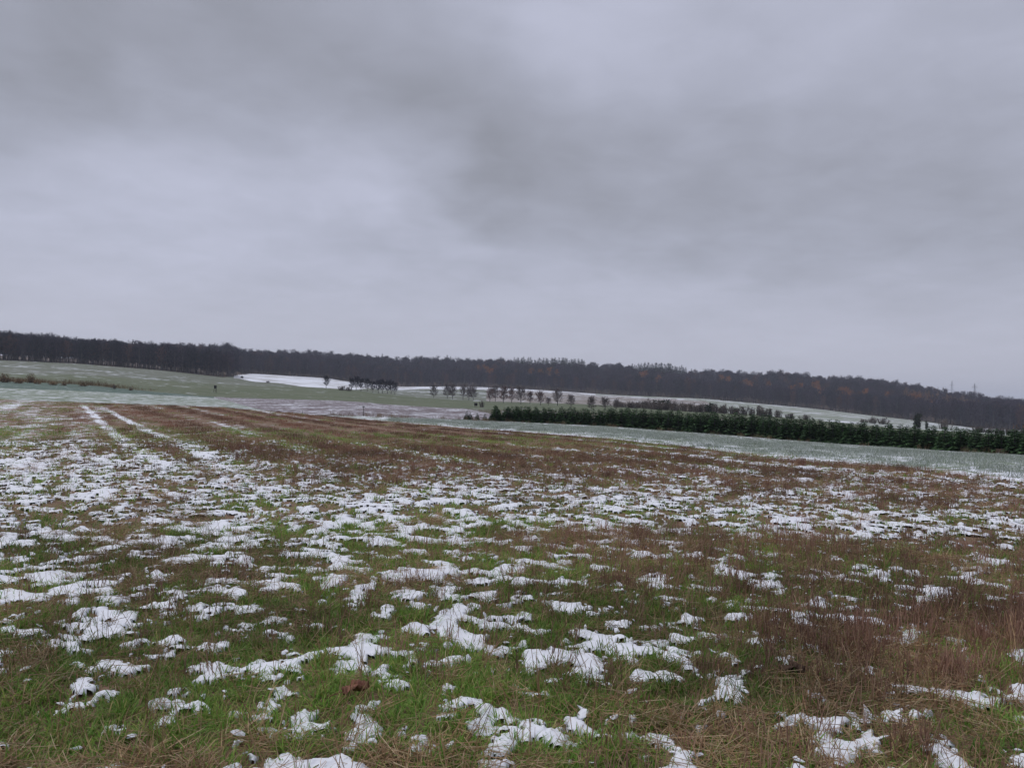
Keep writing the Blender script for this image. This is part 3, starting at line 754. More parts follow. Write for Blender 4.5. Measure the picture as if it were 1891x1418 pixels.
def spruce(seed, h, rad, whorls=11, per=9, wd=.22, droop=.25, top=.06):
    """conifer: trunk and whorls of flat drooping sprays"""
    r_ = random.Random(seed); wood, crown = MB(), MB()
    wood.tube([(0, 0, -.1*h*.3), (0, 0, h*.5), (0, 0, h*.97)], [h*.02, h*.012, h*.002], 5)
    for k in range(whorls):
        t_ = top+(1-top)*(k/(whorls-1))**1.05          # 0 at the top
        zc_ = h*(1-t_*.95); L0 = rad*(.12+.88*t_)*r_.uniform(.85, 1.12)
        n = max(5, int(per*(.55+.45*t_)))
        for j_ in range(n):
            a = 6.283*j_/n+r_.uniform(-.35, .35)+k; L = L0*r_.uniform(.72, 1.15)
            up = .45-.75*t_+r_.uniform(-.15, .15)
            dv = np.array([math.cos(a), math.sin(a), up]); sd_ = np.array([-math.sin(a), math.cos(a), 0])
            zb = zc_+r_.uniform(-.03, .03)*h
            p0 = np.array([0, 0, zb]); p1 = p0+dv*L*.55; p2 = p0+dv*L+np.array([0, 0, -droop*L*.4])
            ww = L*wd*r_.uniform(.8, 1.3)
            crown.add([tuple(p0), tuple(p1-sd_*ww), tuple(p2), tuple(p1+sd_*ww)], [(0, 1, 2), (0, 2, 3)])
            for s_ in (-1, 1):
                q = p0+dv*L*r_.uniform(.3, .6); e_ = q+(dv*.55+sd_*s_*.7)*L*.45+np.array([0, 0, r_.uniform(-.22, .10)*L])
                crown.add([tuple(q), tuple(q+dv*L*.22+np.array([0, 0, .06*L])), tuple(e_)], [(0, 1, 2)])
            q = p0+dv*L*r_.uniform(.35, .75)
            crown.add([tuple(q-dv*L*.18), tuple(q+dv*L*.2), tuple(q+np.array([0, 0, -.28*L])+dv*L*.1)], [(0, 1, 2)])
    return wood, crown
def bush(seed, h, rad, n=160, tw=.03, stems=9, leaf=0.0):
    """many-stemmed shrub: stems fanning from the ground, and twigs or leaves"""
    r_ = random.Random(seed); wood, crown = MB(), MB()
    ends = []
    for k in range(stems):
        a = r_.uniform(0, 6.283); o = r_.uniform(.05, .9)*rad
        p0 = np.array([math.cos(a)*o*.7, math.sin(a)*o*.7, -.05]); hh = h*r_.uniform(.55, 1)*(1-.5*(o/rad)**2)
        p1 = p0+np.array([math.cos(a)*o*.2, math.sin(a)*o*.2, hh*.55]); p2 = np.array([math.cos(a)*o+r_.gauss(0, .1)*rad, math.sin(a)*o+r_.gauss(0, .1)*rad, hh])
        wood.tube([p0, p1, p2], [tw*.9, tw*.6, tw*.2], 3); ends.append((p0, p1, p2))
    for i in range(n):
        p0, p1, p2 = r_.choice(ends); t_ = r_.uniform(.03, 1); q = p0*(1-t_)**2+2*p1*t_*(1-t_)+p2*t_*t_
        d3 = np.array([r_.gauss(0, .8), r_.gauss(0, .8), r_.gauss(.5, .5)]); d3 /= np.linalg.norm(d3)
        L = h*r_.uniform(.12, .32)
        if leaf and r_.random() < .8:
            c = q+d3*L*.8; u = np.array([r_.gauss(0, 1), r_.gauss(0, 1), r_.gauss(0, 1)]); u /= np.linalg.norm(u); v_ = np.cross(u, d3); s_ = leaf*r_.uniform(.6, 1.3)
            crown.add([tuple(c-u*s_), tuple(c+v_*s_*.7), tuple(c+u*s_), tuple(c-v_*s_*.7)], [(0, 1, 2, 3)])
        else: crown.sliver(q, q+d3*L, tw*.9)
    return wood, crown
def tree_thing(name, wood, crown, mw, mc, label, cat, group=None, trunk='trunk', cr='crown'):
    o = empty(name); tag(o, label, cat, group)
    wood.build(trunk, mw, o); crown.build(cr, mc, o)
    return o
class Kind:
    """a kind of tree: meshes shared by all its individuals"""
    def __init__(s, name, wood, crown, mw, mc, h, trunk='trunk', cr='crown'):
        s.name, s.h, s.tn, s.cn = name, h, trunk, cr
        s.wm = wood.mesh(trunk, [mw]); s.cm = crown.mesh(cr, [mc])
    def at(s, loc, hgt, rz, label, cat, group=None, wide=1.0, tilt=0.0):
        o = empty(s.name, loc, rz); k = hgt/s.h; o.scale = (k*wide, k*wide, k); o.rotation_euler = (random.gauss(0, tilt), random.gauss(0, tilt), rz)
        tag(o, label, cat, group)
        link(bpy.data.objects.new(s.tn, s.wm), o); link(bpy.data.objects.new(s.cn, s.cm), o)
        return o

# woods: trees at the edge one by one, the mass behind them as one wood
FOREST = [bare_tree(700+i, 20, 4.4+.6*(i % 3), (.10, .22, .14, .26, .12)[i], 30, .20, 5, 5, .24) for i in range(5)]
forest_kinds = [Kind('bare_beech', wd_, cr_, M_bark, (M_twig, M_twig, M_twigdark, M_twigred, M_twig)[i], 20) for i, (wd_, cr_) in enumerate(FOREST)]
def merged(pairs):
    res = []
    for wd_, cr_, ci in pairs:
        mb = MB(); mb.v = list(wd_.v)+list(cr_.v); mb.h = list(wd_.h)+list(cr_.h)
        o = len(wd_.v); mb.f = list(wd_.f)+[tuple(o+i for i in f) for f in cr_.f]; mb.m = [0]*len(wd_.f)+[ci]*len(cr_.f)
        res.append(mb)
    return res
wood_protos = merged([(w_, c_, (1, 1, 2, 3, 1)[i]) for i, (w_, c_) in enumerate(FOREST)])
def pix_az(px): return math.atan((px-CX)/F)
def wood_points(px0, px1, dfun, depth, step, dref):
    """trees of a wood: a front row along the edge, the rest strewn behind it"""
    a0, a1 = pix_az(px0), pix_az(px1); P = []
    a = a0
    while a < a1:
        dd = float(dfun(a))+rng.uniform(-2.5, 3.5); P.append((dd*math.sin(a), dd*math.cos(a), dd, 0)); a += step*rng.uniform(.55, 1.45)/dref
    n = int((a1-a0)*dref*depth/step**2)
    A = a0+(a1-a0)*rng.random(n); Dd = np.array([float(dfun(q)) for q in A])+3+depth*rng.random(n)**1.15
    P += list(zip(Dd*np.sin(A), Dd*np.cos(A), Dd, np.ones(n)))
    return np.array(P)
# left wood
P = wood_points(-260, 437, lambda a: 566 if a < pix_az(425) else 566+(a-pix_az(425))*9000, 90, 5.2, 600)
front = (P[:, 3] == 0) & (P[:, 0] > -420)
for x, y, dd, k in P[front]:
    kd = forest_kinds[rng.integers(0, 5)]
    kd.at((x, y, hz1(x, y)-.2), rng.uniform(15.5, 19.5), rng.uniform(0, 6.28), 'bare dark tree at the edge of the wood on the pasture slope', 'tree', 'trees at the edge of the pasture wood')
Q_ = P[~front]; z = height(Q_[:, 0], Q_[:, 1]); n = len(Q_)
WM = [M_bark, M_twig, M_twigdark, M_twigred]
scatter('forest', wood_protos, WM, np.stack([Q_[:, 0], Q_[:, 1], z-.2], 1), np.stack([np.zeros(n), np.zeros(n), rng.random(n)*6.28], 1), (.70+.34*fbm(Q_[:, 0]*.025, Q_[:, 1]*.025, 3))*rng.uniform(.9, 1.08, n), rng.choice([0, 1, 2, 2, 2, 4], n), rng.random(n),
        'mass of bare trees on the pasture slope', 'wood')
# far wood
def crest_d(px, topy, hgt, dmin=0.0):
    """distance on the wooded slope at which a tree of this height reaches that photo row"""
    v = ray(px, topy); h = math.hypot(v[0], v[1]); ds = np.arange(max(dmin, float(bd(pix_az(px), 7))+12), 1195, 4.0)
    e_ = height(v[0]/h*ds, v[1]/h*ds)+hgt-(CAMZ+v[2]/h*ds)
    k = np.nonzero(e_ >= 0)[0]
    return float(ds[k[0]]) if len(k) else 1190.0
RUSSET = [(883, 672), (892, 670), (901, 674), (908, 678), (981, 677), (1000, 679), (1015, 676), (1030, 680), (1187, 684), (1194, 682), (1216, 690), (1332, 690), (1346, 692), (1378, 697), (1384, 700), (1420, 700), (1505, 702), (1512, 700), (1560, 712), (1600, 714), (1640, 720)]
RUSSET += [(px_, np.interp(px_, [1440, 1660, 1730], [700, 716, 728])+random.uniform(0, 14)) for px_ in [random.uniform(1440, 1730) for _ in range(15)]]
RUSSET += [(p_+random.uniform(-5, 5), q_+random.uniform(0, 5)) for p_, q_ in RUSSET]
RUSSET = [(p_, q_, crest_d(p_, q_, 18)) for p_, q_ in RUSSET]
LARCH = [(1668+i*3.3+random.uniform(-2, 2), 710+i*3.3*.165+random.uniform(-2, 7)) for i in range(44)]
LARCH = [(p_, q_, crest_d(p_, q_, 20)) for p_, q_ in LARCH]
P = wood_points(300, 2080, lambda a: max(800.0, float(bd(a, 7))) if a < pix_az(445) else float(bd(a, 7)), 430, 8.0, 1000)
P = P[(P[:, 2] < 1235)]
ppx = CX+F*P[:, 0]/P[:, 1]
P = P[~(((ppx > 945) & (ppx < 1084) | (ppx > 1166) & (ppx < 1270)) & (P[:, 2] > 1120))]
ppx = CX+F*P[:, 0]/P[:, 1]
for px_ in RUSSET+LARCH: P, ppx = (lambda k: (P[k], ppx[k]))(~((np.abs(ppx-px_[0]) < 5) & (P[:, 2] > px_[2]-70) & (P[:, 2] < px_[2]+8)))
front = (P[:, 3] == 0) & (P[:, 0] > -330) & (P[:, 0] < 560)
for x, y, dd, k in P[front]:
    kd = forest_kinds[rng.integers(0, 5)]
    kd.at((x, y, hz1(x, y)-.2), rng.uniform(16, 21), rng.uniform(0, 6.28), 'bare tree at the foot of the long wood across the valley', 'tree', 'trees along the foot of the far wood')
Q_ = P[~front]; z = height(Q_[:, 0], Q_[:, 1]); n = len(Q_)
scatter('forest', wood_protos, WM, np.stack([Q_[:, 0], Q_[:, 1], z-.2], 1), np.stack([np.zeros(n), np.zeros(n), rng.random(n)*6.28], 1), (.72+.42*fbm(Q_[:, 0]*.02, Q_[:, 1]*.02, 3))*np.where(rng.random(n) < .08, 1.22, rng.uniform(.82, 1.12, n)), np.where(rng.random(n) < sstep(fbm(Q_[:, 0]*.008+7, Q_[:, 1]*.012, 3), .42, .58)*.85, 3, rng.choice([0, 1, 2, 2, 4], n)), rng.random(n),
        'long mass of bare trees on the far ridge', 'wood')
# ridge spruces, larches and russet beeches stand out of the far wood
sp = [Kind('spruce_tree', *spruce(800+i, 24, 6.2, 22, 12, .40, .35, .05), M_bark, M_needle2, 24) for i in range(3)]
lr = [Kind('larch_tree', *spruce(820+i, 22, 4.2, 15, 9, .26, .2, .12), M_bark, M_larch, 22) for i in range(3)]
rb = []
for i in range(3):
    wd_, cr_ = bare_tree(840+i, 18, 4.2, .3, 18, .30, 4, 5, .26); rb.append(Kind('russet_beech', wd_, cr_, M_bark, M_orange, 18))
def crest_put(kinds, px, topy, d, hgt, label, cat, group, wide=1.0):
    p = ray_point(px, topy, d); g = hz1(p[0], p[1])
    h_ = max(hgt*.8, min(hgt*1.35, p[2]-g))
    random.choice(kinds).at((p[0], p[1], g-.3), h_, random.uniform(0, 6.28), label, cat, group, wide)
SPR = [(652, 654), (660, 652), (668, 653), (678, 651), (706, 652), (769, 656), (826, 654), (832, 657), (1091, 667), (945, 663)]
SPR += [(px+random.uniform(-1.5, 1.5), np.interp(px, [950, 975, 1000, 1030, 1060, 1080], [660, 659, 662, 660, 662, 664])+random.uniform(-2.5, 3.5)) for px in np.arange(949, 1082, 3.1)]
for px, ty in SPR:
    crest_put(sp, px, ty, 1180+random.uniform(-40, 15), 25, 'dark spruce rising from the middle of the far ridge', 'spruce', 'spruces on the middle of the ridge', 1.3)
SPR = [(1144, 668), (1277, 680)]+[(px+random.uniform(-1.5, 1.5), np.interp(px, [1168, 1190, 1234, 1268], [672, 669, 670, 676])+random.uniform(-2, 3.5)) for px in np.arange(1169, 1268, 3.2)]
for px, ty in SPR:
    crest_put(sp, px, ty, 1180+random.uniform(-40, 15), 25, 'dark spruce rising farther along the far ridge', 'spruce', 'spruces farther along the ridge', 1.3)
for px, ty, dd in LARCH:
    crest_put(lr, px, ty, dd, 20, 'orange larch on the low end of the far ridge', 'larch', 'orange larches on the ridge', 1.25)
for i in range(5):
    px = 1876+i*6; crest_put(lr, px, 741+random.uniform(-2, 3), 760, 21, 'ochre larch at the far end of the far wood', 'larch', 'ochre larches at the wood end')
for px, ty, dd in RUSSET:
    crest_put(rb, px, ty, dd, 18, 'russet leaved beech among the bare trees of the far ridge', 'beech', 'russet beeches on the ridge', 1.25)

# trees in the valley, each one placed by its foot
def foot(px, py, d=None):
    if d is None: d = find_d(px, py, 120, 1000)
    x, y, z = hrow(px, d); return x, y, z, d
def top_height(px, topy, x, y, z, d): return max(.5, ray_point(px, topy, d)[2]-z)
alder = [Kind('alder_tree', *bare_tree(900+i, 9, 2.3, .26, 38, .15, 6, 6, .15, .55), M_bark, M_twigdark, 9) for i in range(3)]
for px, by, ty, lab in ((602, 717, 693, 'lone alder with several trunks before the white field'), (649, 721, 697, 'alder at the bushy end of the alder clump'), (657, 721, 694, 'tallest dark crowned alder of the clump'),
                        (666, 722, 698, 'alder standing just behind the tallest one'), (678, 723, 698, 'alder in the middle of the clump'), (688, 725, 702, 'short alder in the middle of the clump'), (698, 726, 700, 'thin stemmed alder in the clump'),
                        (706, 726, 699, 'dark crowned alder towards the meadow end of the clump'), (715, 727, 701, 'second last alder of the clump'), (722, 727, 701, 'alder with slender trunk by the clump end'), (729, 728, 705, 'last low alder at the meadow end of the clump')):
    x, y, z, d = foot(px, by)
    random.choice(alder).at((x, y, z-.1), top_height(px, ty, x, y, z, d), random.uniform(0, 6.28), lab, 'tree', 'alders in the valley', 1.15)
orch = [Kind('orchard_tree', *bare_tree(930+i, 7, 3.2, .20, 40, .085, 7, 6, .18, .42), M_bark, (M_orch, M_twigred, M_orch)[i], 7) for i in range(3)]
for px, by, ty, ki, wd_, lab in ((801, 735, 712, 2, .9, 'first grey orchard tree standing alone on the meadow'), (826, 736, 711, 2, .95, 'grey orchard tree with dense crown next to the first'), (836, 737, 711, 0, .95, 'broad grey orchard tree touching its neighbour'),
        (855, 738, 712, 2, .8, 'narrow orchard tree before the white field'), (866, 739, 715, 0, .9, 'grey orchard tree with low crown'), (874, 739, 715, 2, .9, 'orchard tree above the small dark hide'),
        (905, 742, 718, 1, .95, 'leaning brown orchard tree after the gap'), (915, 741, 714, 0, .8, 'tall dark orchard tree after the gap'), (930, 744, 716, 1, .95, 'brown orchard tree in the thick of the row'), (945, 744, 718, 1, .8, 'slim brown orchard tree in the row'),
        (962, 746, 716, 0, 1.0, 'tall brown orchard tree with pointed crown'), (979, 746, 724, 1, .9, 'small orchard tree between two taller ones'), (998, 748, 724, 1, 1.05, 'round crowned reddish orchard tree'), (1013, 748, 734, 2, 1.3, 'shrubby little orchard tree'),
        (1030, 749, 720, 0, 1.0, 'large purplish orchard tree near the spruces'), (1055, 752, 730, 2, 1.15, 'round topped orchard tree with short trunk'), (1092, 758, 733, 2, 1.0, 'oval grey orchard tree behind the spruces'), (1118, 757, 735, 2, 1.35, 'dome shaped orchard tree behind the spruces'),
        (1138, 757, 738, 2, 1.1, 'low grey orchard tree by the hedge')):
    x, y, z, d = foot(px, by)
    orch[ki].at((x, y, z-.1), top_height(px, ty, x, y, z, d), random.uniform(0, 6.28), lab, 'tree', 'orchard trees on the valley meadow', wd_*.92)

shr = [Kind('bare_shrub', *bush(950+i, 3, 2.0, 620, .085, 16), M_bark, M_shrub, 3, 'stems', 'twigs') for i in range(3)]
shd = [Kind('evergreen_bush', *bush(960+i, 3, 1.7, 620, .05, 14, .26), M_bark, M_ivy, 3, 'stems', 'leaves') for i in range(3)]
sho = [Kind('ochre_shrub', *bush(970+i, 3, 1.6, 520, .06, 14, .17), M_bark, M_shrubo, 3, 'stems', 'leaves') for i in range(3)]
def shrub(kinds, px, ty, d, wd_, lab, group, by=None, cat='shrub'):
    if by is not None: d = find_d(px, by, 60, 1000)
    x, y, z = hrow(px, d); h_ = top_height(px, ty, x, y, z, d); wpx = wd_
    random.choice(kinds).at((x, y, z-.05), h_, random.uniform(0, 6.28), lab, cat, group, (wpx*d/F/2)/(h_/3*1.8))
G = 'bare hedge shrubs behind the spruces'
for px in np.arange(1142, 1310, 9.0):
    shrub(shr, px+random.uniform(-3, 3), np.interp(px, [1140, 1200, 1260, 1310], [739, 737, 739, 746])+random.uniform(-1.5, 3.5), 262+random.uniform(-12, 14), 30, 'grey brown bare hedge shrub behind the spruces', G)
G = 'scattered shrubs before the far snow'
for px, ty, wd_ in ((1322, 743, 20), (1338, 744, 16), (1352, 748, 14), (1372, 747, 20), (1388, 750, 18), (1404, 746, 22), (1420, 752, 22), (1436, 755, 20), (1460, 762, 20), (1488, 764, 18)):
    shrub(shr, px, ty-1, 270, wd_*1.25, 'bare grey shrub in front of the far snow patches', G)
for px, ty, wd_, lab in ((1215, 737, 24, 'dark evergreen bush in the hedge behind the spruces'), (1228, 736, 22, 'second dark evergreen bush in the hedge'), (1312, 743, 24, 'dark bush below the white snow patches'), (1336, 750, 26, 'wide dark bush next to the snow patches'), (1360, 752, 22, 'dark bush at the lower snow patch'), (1408, 760, 16, 'small dark bush above the spruce tops')):
    shrub(shd, px, ty, 275, wd_, lab, 'dark bushes behind the spruces')
for px, ty, wd_, lab in ((1612, 768, 26, 'grey shrub at the upper end of the thin snow strip'), (1632, 769, 24, 'brown shrub beside the thin snow strip'), (1594, 772, 18, 'low grey shrub at the snow field end'), (1745, 770, 26, 'pale shrub before the foot of the far wood')):
    shrub(shr, px, ty, 330, wd_, lab, 'shrubs by the snow strip')
shrub(shd, 1697, 761, 300, 17, 'round dark evergreen tree above the spruce plantation', None, cat='tree')
shrub(shd, 1711, 776, 290, 7, 'tiny dark bush beside the round evergreen tree', None)
for px in range(1800, 1960, 15):
    shrub(shr, px+random.uniform(-4, 4), 787+(px-1800)*.06+random.uniform(-2, 2), 300, 26, 'grey thicket shrub at the foot of the far wood end', 'thicket at the far wood end')
for px, by, ty, wd_, lab in ((632, 721, 711, 22, 'bare bush at the foot of the alder clump'), (644, 722, 713, 16, 'low bush under the alders'), (494, 707, 702, 8, 'single small bush on the white field edge'), (446, 698, 694, 8, 'low dark bush at the corner of the pasture wood')):
    shrub(shr if by != 698 else shd, px, ty, None, wd_, lab, None, by)
for i, (px, by, ty, wd_) in enumerate(((5, 706, 689, 26), (33, 708, 697, 22), (56, 707, 688, 18), (70, 709, 701, 16), (97, 711, 703, 22), (118, 712, 705, 16), (150, 713, 708, 20))):
    lab = ('ochre shrub at the very edge of the picture', 'low ochre shrub with dark foot', 'tallest ochre shrub above the blue green strip', 'small ochre shrub next to the tallest one', 'brown shrub along the field edge', 'low brown shrub further along the field edge', 'last flat brown shrub of the field edge')[i]
    shrub(sho, px, ty, None, wd_, lab, 'ochre shrubs along the field edge', by)
shrub(shr, 210, 709, None, 10, 'thin grey shrub on the pasture', None, 718); shrub(sho, 241, 713, None, 9, 'round little brown shrub on the pasture', None, 721)
shrub(shr, 890, 738, None, 14, 'pale bare bush beside the small dark hide', None, 752)

# ------------------------------------------------------------------ spruce plantation
pl = [Kind('young_spruce', *spruce(1000+i, 2.0, .74+.08*(i % 2), 13, 11, .30, .3, .10), M_bark, M_needle, 2.0) for i in range(6)]
cnt = 0
for row in range(5):
    a = pix_az(918)-.0
    while a < pix_az(2060) and cnt < 292:
        d = float(bd(a, 4))+.9+row*1.35+rng.normal(0, .18)
        px = CX+F*math.tan(a)
        hgt = np.interp(px, [930, 1000, 1200, 1350, 1500, 1700, 1891], [1.8, 1.85, 2.3, 2.25, 2.05, 1.85, 1.72])*rng.uniform(.88, 1.14)
        x, y = d*math.sin(a), d*math.cos(a)
        if rng.random() > .03:
            pl[rng.integers(0, 6)].at((x, y, hz1(x, y)-.03), hgt, rng.uniform(0, 6.28), 'young green spruce in the dense plantation row', 'spruce', 'spruces of the plantation', 1.5, .03)
            cnt += 1
        # step along the edge: about 1.45 m on the ground
        dn = float(bd(a+.004, 4)); st = math.hypot(dn-d+.9+row*1.35, d*.004)
        a += .004*1.32/max(.2, st)*rng.uniform(.85, 1.15) if st > .05 else .004
for px, by, ty, lab in ((863, 771, 757, 'foremost small spruce at the tip of the plantation'), (869, 771, 760, 'low spruce behind the foremost one'), (882, 772, 761, 'spreading little spruce near the plantation tip'), (896, 773, 762, 'little spruce among the frosted gaps'),
                        (908, 773, 759, 'small pointed spruce before the dense row'), (917, 774, 764, 'short spruce in the gap before the dense row'), (925, 774, 762, 'small spruce next to the dense row')):
    x, y, z, d = foot(px, by, float(bd(pix_az(px), 4))+1.0)
    pl[rng.integers(0, 6)].at((x, y, z-.03), top_height(px, ty, x, y, z, d), rng.uniform(0, 6.28), lab, 'spruce', 'small spruces at the plantation tip', 1.35)

# ------------------------------------------------------------------ small built things
# raised hunting hide
x, y, z, d = foot(397, 725); S = (ray_point(397, 711, d)[2]-z)/4.6
o = empty('hunting_hide', (x, y, z), .35); o.scale = (S, S, S); tag(o, 'dark raised hunting hide on four legs in the pasture', 'hide')
mb = MB(); mb.box((0, 0, 3.35), (1.5, 1.5, 1.7)); hut = mb.build('cabin', M_wooddk, o)
for sx in (-.36, .36):
    mb = MB(); mb.box((sx, -.752, 3.62), (.5, .02, .32)); mb.build('window', M_roof, hut)
mb = MB(); mb.add([(-.9, -.95, 4.22), (.9, -.95, 4.22), (.9, .9, 4.48), (-.9, .9, 4.48), (-.9, -.95, 4.29), (.9, -.95, 4.29), (.9, .9, 4.56), (-.9, .9, 4.56)], [(0, 3, 2, 1), (4, 5, 6, 7), (0, 1, 5, 4), (1, 2, 6, 5), (2, 3, 7, 6), (3, 0, 4, 7)]); mb.build('roof', M_roof, o)
for sx in (-1, 1):
    for sy in (-1, 1):
        mb = MB(); mb.tube([(sx*1.0, sy*1.0, -.2), (sx*.66, sy*.66, 2.52)], [.08, .07], 6); mb.build('leg', M_wood, o)
for a_, b_ in (((-.93, -.93, .5), (.78, -.78, 2.0)), ((.93, -.93, .5), (-.78, -.78, 2.0)), ((.93, -.93, .5), (.78, .78, 2.0)), ((-.93, .93, .5), (-.78, -.78, 2.0))):
    mb = MB(); mb.beam(a_, b_, .07); mb.build('brace', M_wood, o)
mb = MB()
for sx in (-.22, .22): mb.beam((sx+.3, 1.75, -.1), (sx+.3, .76, 2.75), .06)
lad = mb.build('ladder', M_wood, o)
for k in range(8):
    t_ = (k+.6)/8.5; mb = MB(); mb.beam((.06, 1.75-.99*t_, -.1+2.85*t_), (.54, 1.75-.99*t_, -.1+2.85*t_), .045); mb.build('rung', M_wood, lad)
# small dark hide in the meadow
x, y, z, d = foot(879, 752); S = (ray_point(879, 744, d)[2]-z)/2.2
o = empty('ground_hide', (x, y, z), .5); o.scale = (S, S, S); tag(o, 'small dark boxy hide on short posts in the green meadow', 'hide')
mb = MB(); mb.box((0, 0, 1.45), (1.25, 1.2, 1.25)); mb.build('cabin', M_wooddk, o)
mb = MB(); mb.add([(-.75, -.75, 2.08), (.75, -.75, 2.08), (.75, .75, 2.08), (-.75, .75, 2.08), (-.75, 0, 2.3), (.75, 0, 2.3)], [(0, 3, 2, 1), (0, 1, 5, 4), (2, 3, 4, 5), (1, 2, 5), (3, 0, 4)]); mb.build('roof', M_roof, o)
for sx in (-.5, .5):
    for sy in (-.5, .5):
        mb = MB(); mb.beam((sx, sy, -.1), (sx, sy, .83), .10); mb.build('leg', M_wood, o)
# perch post at the ploughed field
x, y, z, d = foot(672, 769, 74.5); h_ = ray_point(672, 750.5, d)[2]-z
o = empty('perch_post', (x, y, z)); tag(o, 'thin wooden perch post at the edge of the ploughed field', 'post')
mb = MB(); mb.tube([(0, 0, -.1), (.01, 0, h_*.5), (0, .01, h_*.97)], [.035, .032, .028], 6); mb.build('pole', M_wood, o)
mb = MB(); mb.tube([(-.13, 0, h_*.985), (.13, 0, h_*.99)], [.035, .035], 6); mb.build('crossbar', M_wooddk, o)
x, y, z, d = foot(559, 768, 73); h_ = ray_point(559, 759, d)[2]-z
o = empty('field_stake', (x, y, z)); tag(o, 'short stake in front of the ploughed field', 'post')
mb = MB(); mb.tube([(0, 0, -.1), (0.01, 0, h_)], [.022, .018], 6); mb.build('shaft', M_wood, o)
mb = MB(); mb.tube([(0.01, 0, h_), (.01, 0, h_+.05)], [.022, .005], 6); mb.build('tip', M_wood, o)
# pale trough at the foot of the spruces
x, y, z, d = foot(1849, 835, float(bd(pix_az(1849), 4))+.15)
o = empty('wooden_trough', (x, y, z+.07), -.5); o.scale = (.62, .62, .62); tag(o, 'pale brown wooden trough at the foot of the dark spruces', 'trough')
def plank(c0, c1, c2, c3, n_, tk, name):
    c = [np.array(q, float) for q in (c0, c1, c2, c3)]; nv = np.array(n_, float)*tk
    mb = MB(); mb.add([tuple(q) for q in c]+[tuple(q+nv) for q in c], [(0, 1, 2, 3), (7, 6, 5, 4), (0, 4, 5, 1), (1, 5, 6, 2), (2, 6, 7, 3), (3, 7, 4, 0)]); mb.build(name, M_pale, o)
plank((-.32, -.16, 0), (.32, -.16, 0), (.46, -.30, .42), (-.46, -.30, .42), (0, 1, .2), .03, 'side_board')
plank((-.32, .16, 0), (.32, .16, 0), (.46, .30, .42), (-.46, .30, .42), (0, -1, .2), .03, 'side_board')
plank((-.34, -.15, .01), (-.34, .15, .01), (-.46, .27, .40), (-.46, -.27, .40), (1, 0, .2), .03, 'end_board')
plank((.34, -.15, .01), (.34, .15, .01), (.46, .27, .40), (.46, -.27, .40), (-1, 0, .2), .03, 'end_board')
plank((-.33, -.15, 0), (.33, -.15, 0), (.33, .15, 0), (-.33, .15, 0), (0, 0, 1), .03, 'floor_board')
for sx in (-.25, .25):
    mb = MB(); mb.box((sx, 0, -.075), (.07, .30, .15)); mb.build('foot', M_pale, o)

# power pylons beyond the ridge
def pylon(px, basey, topy, d, label):
    p = ray_point(px, topy, d); g = hz1(p[0], p[1]); H = p[2]-g
    o = empty('power_pylon', (p[0], p[1], g), R(25)); tag(o, label, 'pylon', 'power pylons beyond the ridge')
    bw = H*.075; th_ = .12
    mb = MB()
    def wid(t_): return bw*(1-t_)**1.0*(1 if t_ < .55 else 1)+.45
    lv = np.linspace(0, 1, 15)
    for sx in (-1, 1):
        for sy in (-1, 1):
            leg = MB(); leg.beam((sx*wid(0), sy*wid(0), -1), (sx*wid(1)*.4, sy*wid(1)*.4, H), .30); leg.build('leg', M_steel, o)
    for t0_, t1_ in zip(lv[:-1], lv[1:]):
        w0 = wid(t0_)*(1-.6*t0_); w1 = wid(t1_)*(1-.6*t1_)
        for sx, sy, tx, ty in ((-1, -1, 1, -1), (1, -1, 1, 1), (1, 1, -1, 1), (-1, 1, -1, -1)):
            mb.beam((sx*w0, sy*w0, t0_*H), (tx*w1, ty*w1, t1_*H), th_); mb.beam((tx*w0, ty*w0, t0_*H), (sx*w1, sy*w1, t1_*H), th_)
    mb.build('lattice', M_steel, o)
    for t_, ln in ((.62, 9.5), (.76, 12.0), (.90, 8.0)):
        ca = MB(); zz_ = t_*H
        for sx in (-1, 1):
            ca.beam((0, -.5, zz_), (sx*ln, 0, zz_+.2), .22); ca.beam((0, .5, zz_), (sx*ln, 0, zz_+.2), .22); ca.beam((0, 0, zz_+2.0), (sx*ln, 0, zz_+.2), .2)
            for k in (.3, .6): ca.beam((sx*ln*k, 0, zz_), (sx*ln*k, 0, zz_+2*(1-k)), .16)
        arm = ca.build('crossarm', M_steel, o)
        for sx in (-1, 1):
            for k in (.62, .98):
                ins = MB(); ins.tube([(sx*ln*k, 0, zz_+.1), (sx*ln*k, 0, zz_-2.2)], [.14, .14], 6); ins.build('insulator', M_roof, arm)
    return o
pylon(1800, 735, 708, 1750, 'steel lattice pylon standing clear above the low ridge end')
pylon(1758, 730, 703, 2350, 'fainter farther lattice pylon behind the orange larches')

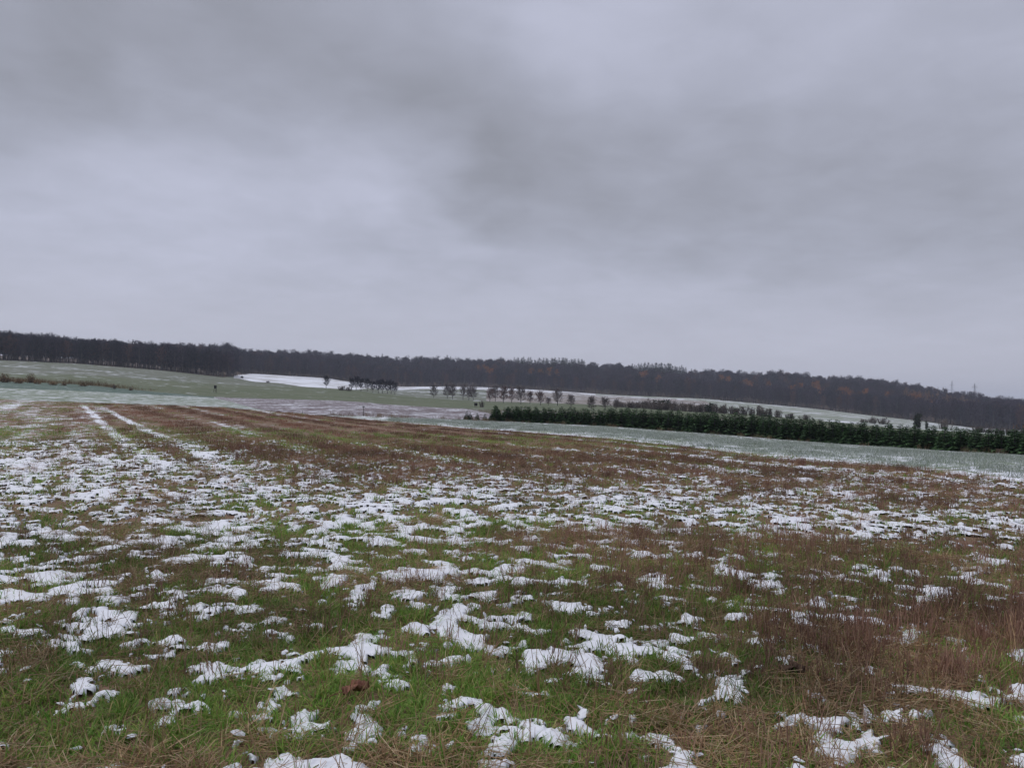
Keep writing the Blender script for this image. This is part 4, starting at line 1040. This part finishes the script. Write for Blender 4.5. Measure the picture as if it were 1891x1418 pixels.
# withered leaves in the grass
def dead_leaf(px, py, L, W, rz, tilt, m_, label):
    d = find_d(px, py, 2.5, 12); v = ray(px, py); h = math.hypot(v[0], v[1]); x, y = v[0]/h*d, v[1]/h*d
    o = empty('withered_leaf', (x, y, hz1(x, y)+.045), rz); o.rotation_euler = (tilt, -.25, rz); tag(o, label, 'leaf')
    nu, nv = 12, 6; V = []; Fq = []
    for i in range(nu+1):
        u = i/nu; hw = W/2*(math.sin(math.pi*min(1, u**.62*.98+.02)))**.8*(1+.10*math.sin(u*19))
        for j in range(nv+1):
            s_ = j/nv*2-1
            V.append((u*L, s_*hw, .28*W*abs(s_)**1.5*(1-.4*u)+.02*math.sin(u*9+s_*3)-.10*L*u*u+.012*math.sin(s_*8+u*14)))
    for i in range(nu):
        for j in range(nv): q = i*(nv+1)+j; Fq.append((q, q+1, q+nv+2, q+nv+1))
    me = bpy.data.meshes.new('blade'); me.from_pydata(V, [], Fq); me.materials.append(m_); me.polygons.foreach_set('use_smooth', [True]*len(Fq)); me.update()
    bl = link(bpy.data.objects.new('blade', me), o); sm = bl.modifiers.new('thickness', 'SOLIDIFY'); sm.thickness = .0016
    mb = MB(); mb.tube([(-L*.85, .01, -.035), (-L*.4, -.006, .008), (0, 0, 0), (L*.6, 0, -.04*L)], [.002, .0026, .003, .001], 5); mb.build('stalk', m_, o)
dead_leaf(632, 1294, .14, .05, R(22), .25, M_dock, 'reddish brown withered leaf with long stalk in the grass')
dead_leaf(1440, 1250, .15, .06, R(-25), .3, M_dock2, 'dark brown rotting leaf beside a snow patch')

# ------------------------------------------------------------------ haze: thin winter air
mb = MB(); mb.box((0, 0, 29), (12600, 12600, 186))
hz_o = mb.build('haze', bpy.data.materials.new('haze air'))
m = hz_o.data.materials[0]; m.use_nodes = True; t = m.node_tree; t.nodes.clear()
ov = N(t, 'ShaderNodeOutputMaterial'); pv = N(t, 'ShaderNodeVolumePrincipled')
pv.inputs['Color'].default_value = (.80, .87, 1.0, 1); pv.inputs['Density'].default_value = .00017; pv.inputs['Anisotropy'].default_value = 0.0
t.links.new(pv.outputs[0], ov.inputs['Volume'])
tag(hz_o, 'thin blue grey winter haze over the valley', 'haze', kind='stuff')
